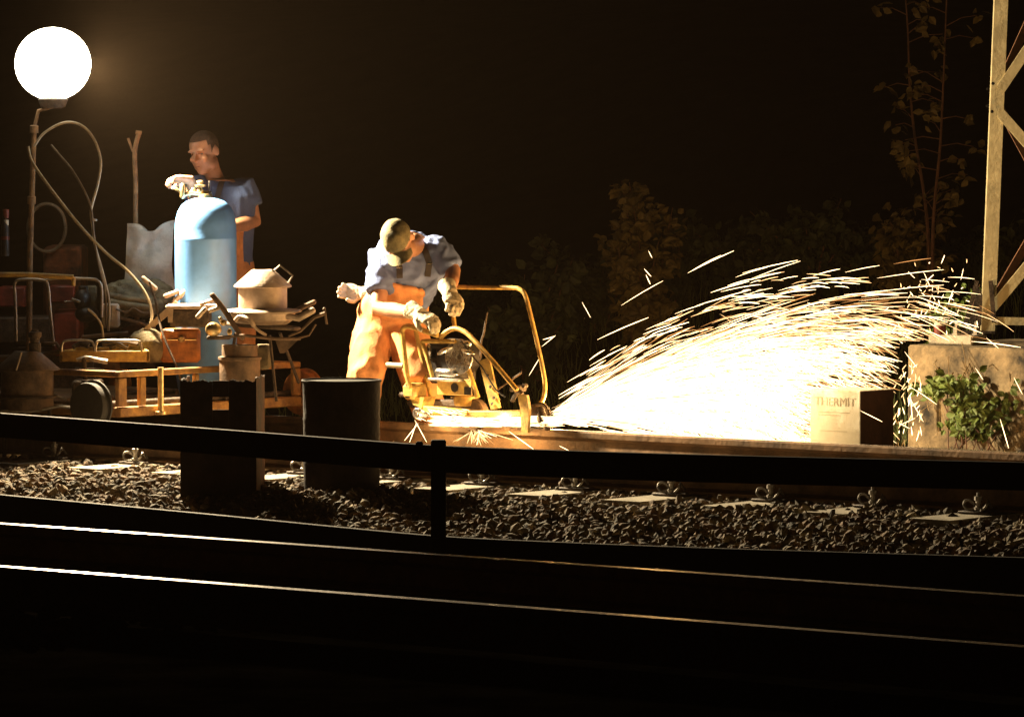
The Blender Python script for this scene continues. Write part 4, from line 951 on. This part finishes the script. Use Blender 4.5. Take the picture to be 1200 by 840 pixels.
m = MB(); m.bbox(G(524, 437, -.12), (.16, .05, .05), (D, N, Z), .018); m.build('air_filter', 'chrome', GR)
m = MB(); m.bbox(G(527, 444.5, -.10), (.22, .12, .016), (D, N, Z), .004); m.build('mounting_plate', 'steel', GR)
m = MB(); m.bbox(G(533, 454, -.11), (.25, .014, .085), (D, N, Z), .004); bp_ = m.build('engine_panel', 'yellow', GR)
m = MB(); m.lathe(G(532.5, 454, -.119), [(0, 0), (.026, 0), (.026, .004), (0, .004)], 20, N); m.build('round_hole_shade', 'engine', bp_, smooth=False); m = MB(); m.bbox(G(548, 458, -.119), (.05, .004, .045), (D, N, Z), .004); m.build('square_hole_shade', 'engine', bp_, smooth=False)  # black plates on the panel stand in for shade inside its holes
m = MB(); m.lathe(G(546, 476, -.03), [(.03, 0), (.062, .004), (.068, .03), (.068, .055), (.05, .06), (.02, .062)], 28); m.build('pulley_guard', 'yellow', GR)
m = MB(); m.lathe(G(541, 466, -.03), [(.06, 0), (.06, .006), (.01, .007)], 24); m.build('pulley', 'chrome', GR)
# base beams
m = MB(); a_, b_ = G(499, 478.5, -.12), G(548, 483.5, -.12); d_ = (b_-a_).normalized(); m.bbox((a_+b_)/2, ((b_-a_).length, .06, .032), (d_, N, d_.cross(N)*-1), .006)
a_, b_ = G(546, 485, -.10), G(614, 484.5, -.10); d_ = (b_-a_).normalized(); m.bbox((a_+b_)/2, ((b_-a_).length, .05, .036), (d_, N, d_.cross(N)*-1), .006); m.build('base_beam', 'yellow', GR)
m = MB(); m.bbox(G(486, 458, -.06), (.10, .12, .09), (D, N, Z), .02); m.prism([G(480, 466, -.1), G(497, 465, -.1), G(494, 478, -.1), G(484, 474, -.1)], N*.1); m.build('rear_mount', 'yellow', GR)
m = MB(); m.lathe(G(469, 462, -.1), [(.014, 0), (.014, .05), (.02, .05), (.02, .08)], 10, D); m.build('rear_knob', 'iron', GR)
m = MB(); m.bbox(G(492, 472, -.02), (.12, .1, .05), (D, N, Z), .015); m.bbox(G(520, 472, .04), (.3, .06, .04), (D, N, Z), .01); m.build('gear_housing', 'iron', GR)
m = MB(); m.lathe(G(487, 484.5, -.14), [(0, 0), (.012, 0), (.014, .006), (.026, .006), (.032, .012), (.032, .10), (.02, .11)], 24, N); m.build('guide_roller', 'chrome', GR)
m = MB(); m.prism([G(606, 462, -.13), G(617, 463, -.13), G(620, 480, -.13), G(618, 507, -.13), G(611, 507, -.13), G(610, 482, -.13)], N*.02); m.build('front_bracket', 'yellow', GR, smooth=False)
m = MB(); m.lathe(G(624, 487, -.06), [(.02, 0), (.058, .002), (.064, .012), (.064, .06), (.07, .062), (.07, .075), (.02, .08)], 28, N); m.ell(G(635, 490, -.06), (.028, .03, .045)); m.ell(G(641, 500, -.06), (.02, .03, .022)); m.ell(G(634, 480, -.06), (.02, .02, .02)); m.build('front_roller', 'iron', GR)
m = MB(); m.bbox(G(607, 455, -.05), (.05, .10, .035), (D, N, Z), .008); m.tube([G(598, 448, -.1), G(612, 462, -.1)], .013, 8); m.tube([G(600, 470, -.1), G(607, 458, -.1)], .012, 8); m.lathe(G(613, 452, -.1), [(.012, 0), (.012, .03)], 8, N); m.build('adjuster', 'iron', GR)
m = MB(); c_ = G(556.5, 486, -.02); m.lathe(c_-N*.035, [(.02, 0), (.082, 0), (.09, .008), (.09, .05), (.082, .058), (.02, .058)], 36, N); m.build('grinding_stone', 'crucible_dark', GR)
cable('grinder_cable', 'thin dark cable running along the tubes of the grinder', [(541, 400, 27.9), (556, 420, 27.85), (566, 432, 27.8), (580, 455, 27.75), (592, 465, 27.72)], .004, 'rubber')

# ------------------------------------------------------------------ sparks
rs = random.Random(11)
def spark_obj(name, label, streaks, cat='sparks'):
    vs = []; fs = []; mi = []
    for pts, r, k in streaks:
        n = len(pts); o = len(vs); d = (pts[-1]-pts[0]).normalized(); u = d.orthogonal().normalized(); w = d.cross(u)
        for i, p in enumerate(pts):
            t_ = i/(n-1); rr_ = r*(.25+.75*min(1, 3*t_, 4*(1.02-t_)+.15))
            for a in (0, 2.094, 4.189): vs.append(p+u*(math.cos(a)*rr_)+w*(math.sin(a)*rr_))
        for i in range(n-1):
            for a in range(3): fs.append((o+i*3+a, o+i*3+(a+1) % 3, o+i*3+3+(a+1) % 3, o+i*3+3+a)); mi.append(k)
        fs.append((o, o+2, o+1)); fs.append((o+n*3-3, o+n*3-2, o+n*3-1)); mi += [k, k]
    me = bpy.data.meshes.new(name); me.from_pydata(vs, [], fs)
    for q in ('spark', 'spark2', 'spark3'): me.materials.append(M[q])
    me.polygons.foreach_set('material_index', mi); o = bpy.data.objects.new(name, me); COL.objects.link(o); tag(o, label, cat, kind='stuff'); return o
src = G(640, 488, .06)
st = []
def flight(p0, v0, kd, t0, dt, floor):
    p = V(p0); v = V(v0); t_ = 0; h_ = .004; pts = []; nxt = t0
    while t_ < t0+dt:
        if t_ >= nxt: pts.append(p.copy()); nxt += dt/4
        a = v*(-kd*v.length)+V((0, 0, -9.81)); v = v+a*h_; p = p+v*h_; t_ += h_
        if p.z < floor: break
    pts.append(p.copy()); return pts
def shower(n, els, azs, sps, kds, t0s, dts, rad, kinds, lim):
    c_ = 0; guard = 0
    while c_ < n and guard < n*40:
        guard += 1
        el_ = R(max(-9, rs.gauss(*els[:2]))); az = R(rs.uniform(*azs)); sp_ = rs.uniform(*sps)
        if el_ > R(els[2]): continue
        dh = (D*math.cos(az)+N*math.sin(az)); v0 = (dh*math.cos(el_)+Z*math.sin(el_))*sp_
        t0 = t0s[0]+(t0s[1]-t0s[0])*rs.random()**t0s[2]
        pts = flight(src+N*rs.uniform(-.03, .05)+Z*rs.uniform(-.02, .03), v0, rs.uniform(*kds), t0, rs.uniform(*dts), zt(2.5)+.01)
        if len(pts) < 3 or (pts[-1]-pts[0]).length < .025: continue
        if (pts[-1]-src).length > lim-abs(rs.gauss(0, .25)): continue
        e_ = pts[-1]; ax_ = 600+e_.x/e_.y*F; ay_ = 140+(CZ-e_.z)/e_.y*F
        if (ax_ > 948 and ay_ > 448 and e_.y < 27.42) or (ax_ > 1062-abs(rs.gauss(0, 14)) and ay_ > 402): continue
        st.append((pts, rs.uniform(*rad), kinds[rs.randrange(len(kinds))])); c_ += 1
shower(2500, (17, 8.5, 29), (9, 38), (8, 19), (.60, .92), (0, .60, 1.1), (.03, .085), (.0007, .0021), (0, 0, 1, 1, 2), 2.75)     # long fine arcs
shower(1900, (9, 8, 22), (7, 34), (8, 18), (.6, 1.0), (0, .26, 1.0), (.012, .035), (.0014, .0034), (0, 0, 0, 1), 1.85)                # white hot core
shower(1500, (22, 8, 40), (8, 36), (9, 20), (1.0, 1.9), (0, .5, 1.1), (.02, .07), (.0007, .0020), (0, 0, 1, 1, 2), 2.4)       # steep sparks filling the rounded top
shower(1300, (10, 9, 26), (12, 38), (7, 18), (.9, 2.4), (.10, .65, 1.0), (.025, .06), (.0009, .0022), (0, 0, 1, 1, 2), 2.6)           # slowed sparks dropping
spark_obj('spark_shower', 'dense white hot shower of sparks thrown right from the grinder', st)
def dart(a, b, Ya, Yb_, r, k=0, bend=.0):
    pa = P(*a, Ya); pb = P(*b, Yb_); n = 5; return ([pa+(pb-pa)*(i/4)+Z*(bend*math.sin(math.pi*i/4)) for i in range(n)], r, k)
dr = [((806, 320), (860, 294)), ((808, 319), (845, 299)), ((728, 358), (777, 329)), ((755, 315), (763, 324)), ((760, 294), (764, 302)), ((682, 354), (692, 372)), ((757, 322), (762, 333)), ((620, 440), (632, 420)), ((635, 406), (651, 393)), ((636, 398), (650, 394)), ((862, 325), (900, 313)), ((880, 327), (938, 306)), ((870, 320), (935, 305)), ((1028, 326), (1106, 316)), ((1028, 342), (1106, 334)), ((1103, 309), (1107, 299)), ((1126, 328), (1129, 315)), ((1111, 325), (1142, 327)), ((1111, 357), (1117, 340)), ((1064, 318), (1072, 326)), ((1082, 318), (1090, 336)), ((1085, 330), (1094, 322)),
      ((1064, 452), (1098, 474)), ((1066, 466), (1082, 494)), ((1067, 464), (1069, 492)), ((1054, 496), (1066, 502)), ((1054, 498), (1072, 490)), ((1172, 491), (1182, 525)), ((1188, 442), (1198, 462)), ((1143, 431), (1152, 445)), ((1138, 400), (1196, 407)), ((1008, 481), (1034, 494)), ((1060, 412), (1074, 430)), ((700, 398), (760, 372)), ((1020, 375), (1090, 382)), ((960, 352), (1040, 340)), ((905, 348), (960, 334)),
      ((655, 522), (667, 528)), ((596, 505), (612, 517)), ((600, 508), (625, 526)), ((1156, 396), (1170, 408)), ((1092, 345), (1096, 352)), ((1112, 348), (1118, 352)), ((1096, 362), (1101, 367))]
st = []
for i, (a, b) in enumerate(dr):
    Yd = 27.35 if b[0] < 1000 and a[1] > 470 else (26.8 if a[0] == 1008 else (28.6 if a[0] > 1050 else 28.0))
    if a[1] > 500 and a[0] < 700: Yd = 27.3
    st.append(dart(a, b, Yd, Yd-.05, .0016 if i % 3 else .0023, 0, .004 if abs(a[0]-b[0]) > 30 else 0))
for i in range(70):
    x = rs.gauss(1090, 26); y = rs.gauss(352, 24); Yd = rs.uniform(28, 29.2); st.append(dart((x, y), (x+rs.uniform(-5, 5), y+rs.uniform(1, 6)), Yd, Yd, rs.uniform(.0015, .003), rs.choice((0, 1, 1)), 0))
for i in range(60):
    x = rs.uniform(1050, 1085); y = rs.uniform(420, 505); Yd = rs.uniform(28, 29); st.append(dart((x, y), (x+rs.uniform(-6, 3), y+rs.uniform(2, 12)), Yd, Yd, rs.uniform(.0015, .003), rs.choice((0, 1)), 0))
for i in range(90):
    x0_ = rs.uniform(650, 1000); q_ = (x0_-640)/440; y0_ = 485-155*math.sin(min(1, q_*1.05)*math.pi*.62)**.8+rs.gauss(0, 7); L_ = rs.uniform(10, 45); sl_ = -.62+q_*.9+rs.gauss(0, .1); Yd = rs.uniform(26.9, 28.2)
    st.append(dart((x0_, y0_), (x0_+L_, y0_+L_*sl_), Yd, Yd-.1, rs.uniform(.0014, .0030), rs.choice((0, 0, 1)), .003))
spark_obj('stray_sparks', 'stray single sparks flying above the shower and around the concrete block', st)
st = []
for i in range(34):
    x = rs.gauss(562, 20); a = G(557+rs.uniform(-8, 8), 503, -.1); e = G(x, rs.uniform(512, 525), -.1-rs.uniform(.0, .3)); e = a+(e-a)*rs.uniform(.6, 1); s0_ = a+(e-a)*rs.uniform(0, .5)
    st.append(([s0_+(e-s0_)*(j/4) for j in range(5)], rs.uniform(.0012, .0022), rs.choice((0, 1, 1, 2))))
for a, b in (((490, 496), (474, 516)), ((486, 492), (500, 518)), ((488, 495), (480, 518)), ((500, 478), (530, 489)), ((505, 480), (545, 486))): st.append(dart(a, b, 27.9, 27.85, .002, 0, 0))
for i in range(45):
    x = rs.uniform(478, 545); y = 478+rs.uniform(0, 12); st.append(dart((x, y), (x+rs.uniform(3, 10), y+rs.uniform(1, 4)), 27.85, 27.85, .0014, rs.choice((0, 1)), 0))
for i in range(420):
    x = rs.uniform(500, 640); a = G(x, rs.uniform(487, 499), -.055-rs.uniform(0, .03)); L_ = rs.uniform(.04, .16); st.append(([a+D*(L_*j/4)+Z*rs.uniform(-.0015, .0015) for j in range(5)], rs.uniform(.0012, .0025), rs.choice((0, 0, 1))))
spark_obj('wheel_sparks', 'small fan of sparks spraying below the grinding stone onto the rail', st)

# ------------------------------------------------------------------ vegetation
def leafmesh(specs, name, mt, parent=None):      # specs: (pos, normal, updir, size)
    vs = []; fs = []
    for p, n_, u_, s_ in specs:
        n_ = n_.normalized(); u_ = (u_-n_*u_.dot(n_)); u_ = u_.normalized() if u_.length > .01 else n_.orthogonal().normalized(); w = n_.cross(u_); o = len(vs)
        sh_ = [(0, 0, 0), (.34, .30, .06), (.30, .62, .10), (0, 1, -.05), (-.30, .62, .10), (-.34, .30, .06)]
        for x, y, z in sh_: vs.append(p+(w*x+u_*y+n_*z)*s_)
        fs += [(o, o+1, o+2, o+3), (o, o+3, o+4, o+5)]
    me = bpy.data.meshes.new(name); off = V((0, 0, 0))
    if parent: off = parent.location
    me.from_pydata([v-off for v in vs], [], fs); me.materials.append(M[mt]); o = bpy.data.objects.new(name, me); COL.objects.link(o); o.parent = parent; return o
rv = random.Random(21)
def rdir(): return V((rv.gauss(0, 1), rv.gauss(0, 1), rv.gauss(0, 1))).normalized()
def shrub(px, Y, pxtop, w, nst, lab, mt='leaf_dark', leaf=.06, per=40, cat='shrub', q=None):
    x = P(px, 400, Y).x; q_ = (V((x, Y, 0))-Q0).dot(N); z0 = zt(q_); h = P(px, pxtop, Y).z-z0; base = V((x, Y, z0-.03))
    t = thing('shrub', lab, cat, base, 'wild shrubs on the dark bank'); sm = MB(); sp_ = []
    for i in range(nst):
        a = rv.uniform(0, 6.28); rad = w*rv.uniform(.1, 1); hh = h*rv.uniform(.45, 1); e = base+V((math.cos(a)*rad, math.sin(a)*rad, hh)); mid = base+V((math.cos(a)*rad*.35, math.sin(a)*rad*.35, hh*.55))+rdir()*.05
        pts = arc([base+V((math.cos(a)*.04, math.sin(a)*.04, 0)), mid, e], 5); sm.tube(pts, [.010*(1-.75*j/(len(pts)-1)) for j in range(len(pts))], 5)
        for j in range(per):
            tt = rv.uniform(.25, 1)**.8; k_ = min(len(pts)-1, int(tt*(len(pts)-1))); c_ = pts[k_]+rdir()*rv.uniform(.02, .16)*(1.3-tt*.6)
            for l in range(3): sp_.append((c_+rdir()*.04, (rdir()+V((0, -.5, .8))), rdir()-Z*.3, leaf*rv.uniform(.6, 1.3)))
    sm.build('stems', 'stem', t); leafmesh(sp_, 'foliage', mt, t)
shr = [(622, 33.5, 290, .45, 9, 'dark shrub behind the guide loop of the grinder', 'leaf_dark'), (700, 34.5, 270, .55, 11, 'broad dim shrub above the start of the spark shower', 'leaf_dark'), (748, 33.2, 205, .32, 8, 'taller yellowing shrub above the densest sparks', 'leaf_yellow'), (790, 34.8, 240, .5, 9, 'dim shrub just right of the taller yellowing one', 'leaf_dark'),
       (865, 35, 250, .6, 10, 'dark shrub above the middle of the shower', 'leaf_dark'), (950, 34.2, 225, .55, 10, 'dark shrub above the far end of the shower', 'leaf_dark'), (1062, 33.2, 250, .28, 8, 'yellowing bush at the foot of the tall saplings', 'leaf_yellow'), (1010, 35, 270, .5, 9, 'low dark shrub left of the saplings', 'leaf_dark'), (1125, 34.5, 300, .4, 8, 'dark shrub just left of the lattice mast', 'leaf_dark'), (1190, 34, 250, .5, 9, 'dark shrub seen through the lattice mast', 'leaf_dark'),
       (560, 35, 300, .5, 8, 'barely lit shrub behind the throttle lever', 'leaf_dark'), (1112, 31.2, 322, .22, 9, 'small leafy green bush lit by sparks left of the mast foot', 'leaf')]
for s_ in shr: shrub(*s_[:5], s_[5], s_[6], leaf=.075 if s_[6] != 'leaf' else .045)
def sapling(pts, Y, lab):
    b = P(pts[-1][0], pts[-1][1], Y); q_ = (b-Q0).dot(N); b.z = zt(q_)-.02; t = thing('sapling', lab, 'sapling', b, None); c = arc([b]+[P(x, y, Y) for x, y in reversed(pts)], 6)
    m = MB(); m.tube(c, [.014*(1-.7*i/len(c)) for i in range(len(c))], 6); sp_ = []
    for i in range(5, len(c)):
        if rv.random() < .8:
            e = c[i]+V((rv.choice((-1, 1))*rv.uniform(.05, .22), rv.uniform(-.1, .1), rv.uniform(-.02, .10))); m.tube([c[i], (c[i]+e)/2+Z*.02, e], [.004, .003, .002], 5)
            for k_ in range(5): sp_.append((e+rdir()*.04, rdir()+V((0, -.8, .4)), V((rv.uniform(-1, 1), 0, -.35)), rv.uniform(.05, .085)))
    m.build('stem', 'stem', t); leafmesh(sp_, 'foliage', 'leaf_yellow', t)
sapling([(1110, -20), (1107, 60), (1104, 130), (1101, 180), (1095, 240), (1093, 290)], 32.4, 'taller right hand sapling with reddish stem before the lattice mast')
sapling([(1060, -20), (1064, 40), (1066, 100), (1072, 160), (1083, 230), (1088, 290)], 32.8, 'left hand sapling with a bent thin stem and drooping leaves')

# vine and dry stalks on the foundation block
sp_ = []; m = MB(); vb = P(1140, 500, 28.7); vb.z = zt(3)
t = thing('vine', 'bright green trailing plant in front of the concrete block', 'plant', vb)
cl = [(1085, 455, 14, 8), (1098, 452, 14, 8), (1110, 448, 12, 9), (1128, 452, 14, 12), (1140, 462, 15, 14), (1126, 475, 14, 14), (1138, 488, 18, 14), (1155, 485, 18, 16), (1125, 500, 18, 9), (1150, 502, 20, 9), (1168, 468, 18, 14), (1185, 480, 18, 20), (1200, 470, 18, 25)]
for x, y, rx, ry in cl:
    dark = x > 1160
    for i in range(34 if not dark else 22):
        px_, py_ = rv.gauss(x, rx*.55), rv.gauss(y, ry*.55); Yv = 28.75+rv.uniform(-.12, .18); pp = P(px_, min(py_, 512), Yv)
        sp_.append((pp, V((rv.gauss(-.3, .5), -1, rv.gauss(.5, .5))), V((rv.uniform(-1, 1), 0, rv.uniform(-1, .4))), rv.uniform(.035, .07)))
    a = vb+V((rv.uniform(-.2, .2), 0, 0)); m.tube(arc([a, (a+P(x, y, 28.8))/2+Z*.03, P(x, y, 28.8)], 4), .0035, 5)
m.build('stems', 'stem', t); leafmesh(sp_, 'foliage', 'leaf', t)
m = MB(); tk = []
for i in range(46):
    x = rv.uniform(1085, 1200); y = rv.uniform(400, 500); a = P(x, y, 28.95); b = P(x+rv.uniform(-30, 30), y+rv.uniform(15, 60), 28.8); b.z = max(b.z, zt(3))
    m.tube(arc([a, (a+b)/2+rdir()*.03, b], 3), rv.uniform(.0015, .0035), 4)
tag(m.build('dead_stalks', 'straw'), 'dry brown stalks hanging over the front of the concrete block', 'stalks', kind='stuff')
def blades(name, lab, n, s0, s1, q0, q1, h, mt, flatness=.3, cat='grass'):
    vs = []; fs = []
    for i in range(n):
        s_ = rv.uniform(s0, s1); q_ = rv.uniform(q0, q1); b = T(s_, q_, zt(q_)-.01); L_ = h*rv.uniform(.4, 1.2); a = rv.uniform(0, 6.28); ln = rv.uniform(0, 1)*flatness
        d = V((math.cos(a)*ln, math.sin(a)*ln, 1-ln*.7)).normalized(); w = V((math.cos(a+1.57), math.sin(a+1.57), 0))*rv.uniform(.002, .005); o = len(vs); e = b+d*L_*.6; f_ = e+(d+V((math.cos(a)*.6, math.sin(a)*.6, -.2))).normalized()*L_*.4
        vs += [b-w, b+w, e+w*.8, e-w*.8, f_]; fs += [(o, o+1, o+2, o+3), (o+3, o+2, o+4)]
    me = bpy.data.meshes.new(name); me.from_pydata(vs, [], fs); me.materials.append(M[mt]); o = bpy.data.objects.new(name, me); COL.objects.link(o); tag(o, lab, cat, kind='stuff')
blades('dry_grass', 'matted dry straw coloured grass behind the rail by the concrete block', 9000, -1.5, 6, QFAR+.6, 4.6, .10, 'straw', 1.0)
blades('grass', 'rough dark grass on the bank behind the work site', 14000, -6, 9, 4.6, 9, .30, 'grass', .6)

# ------------------------------------------------------------------ lights, world, haze
def light(name, typ, loc, e, col, **k):
    l = bpy.data.lights.new(name, typ); l.energy = e; l.color = col
    for a, b in k.items(): setattr(l, a, b)
    o = bpy.data.objects.new(name, l); COL.objects.link(o); o.location = loc; return o
sd = (D*.98+V((.12, -.02, -.13))).normalized()
o = light('work_light_beam', 'SPOT', lp+sd*.235, 4300, (1, .78, .47), spot_size=R(138), spot_blend=.12, shadow_soft_size=.10)
o.rotation_euler = sd.to_track_quat('-Z', 'Y').to_euler()
light('spark_glow', 'POINT', G(655, 480, .12), 55, (1, .52, .16), shadow_soft_size=.06)
light('spark_glow', 'POINT', G(775, 425, .35), 150, (1, .52, .16), shadow_soft_size=.15)
light('wheel_glow', 'POINT', G(590, 492, -.13), 14, (1, .62, .25), shadow_soft_size=.015)
light('wheel_glow', 'POINT', G(500, 500, -.20), 7, (1, .62, .25), shadow_soft_size=.015)

hz = MB(); hz.box(V((0, 20, 3.6)), (70, 60, 9.6)); ho = hz.build('haze', 'dark_steel', smooth=False); ho.data.materials.clear()  # haze box added to give the lamp and sparks a glow
hm = bpy.data.materials.new('haze_air'); hm.use_nodes = True; nt = hm.node_tree; nt.nodes.clear(); out = nt.nodes.new('ShaderNodeOutputMaterial'); pv = nt.nodes.new('ShaderNodeVolumePrincipled')
pv.inputs['Color'].default_value = (1, .70, .46, 1); pv.inputs['Density'].default_value = .00030; pv.inputs['Anisotropy'].default_value = .3
nt.links.new(pv.outputs[0], out.inputs['Volume']); ho.data.materials.append(hm); tag(ho, kind='stuff'); ho['label'] = 'thin haze added for the glow round lamp and sparks'; ho['category'] = 'haze'
w = bpy.data.worlds.new('World'); SC.world = w; w.use_nodes = True; bg = w.node_tree.nodes['Background']
sky = w.node_tree.nodes.new('ShaderNodeTexSky'); sky.sky_type = 'NISHITA'; sky.sun_disc = False; sky.sun_elevation = R(-8); sky.sun_rotation = R(200)
bg.inputs['Color'].default_value = (.8, .38, .2, 1); bg.inputs['Strength'].default_value = .0015
vs_ = SC.view_settings; vs_.view_transform = 'Standard'; vs_.look = 'None'; vs_.gamma = 1; vs_.exposure = 0
SC.cycles.use_denoising = True
SC.cycles.max_bounces = 6; SC.cycles.volume_bounces = 0; SC.cycles.sample_clamp_indirect = 4
SC.cycles.volume_step_rate = 4
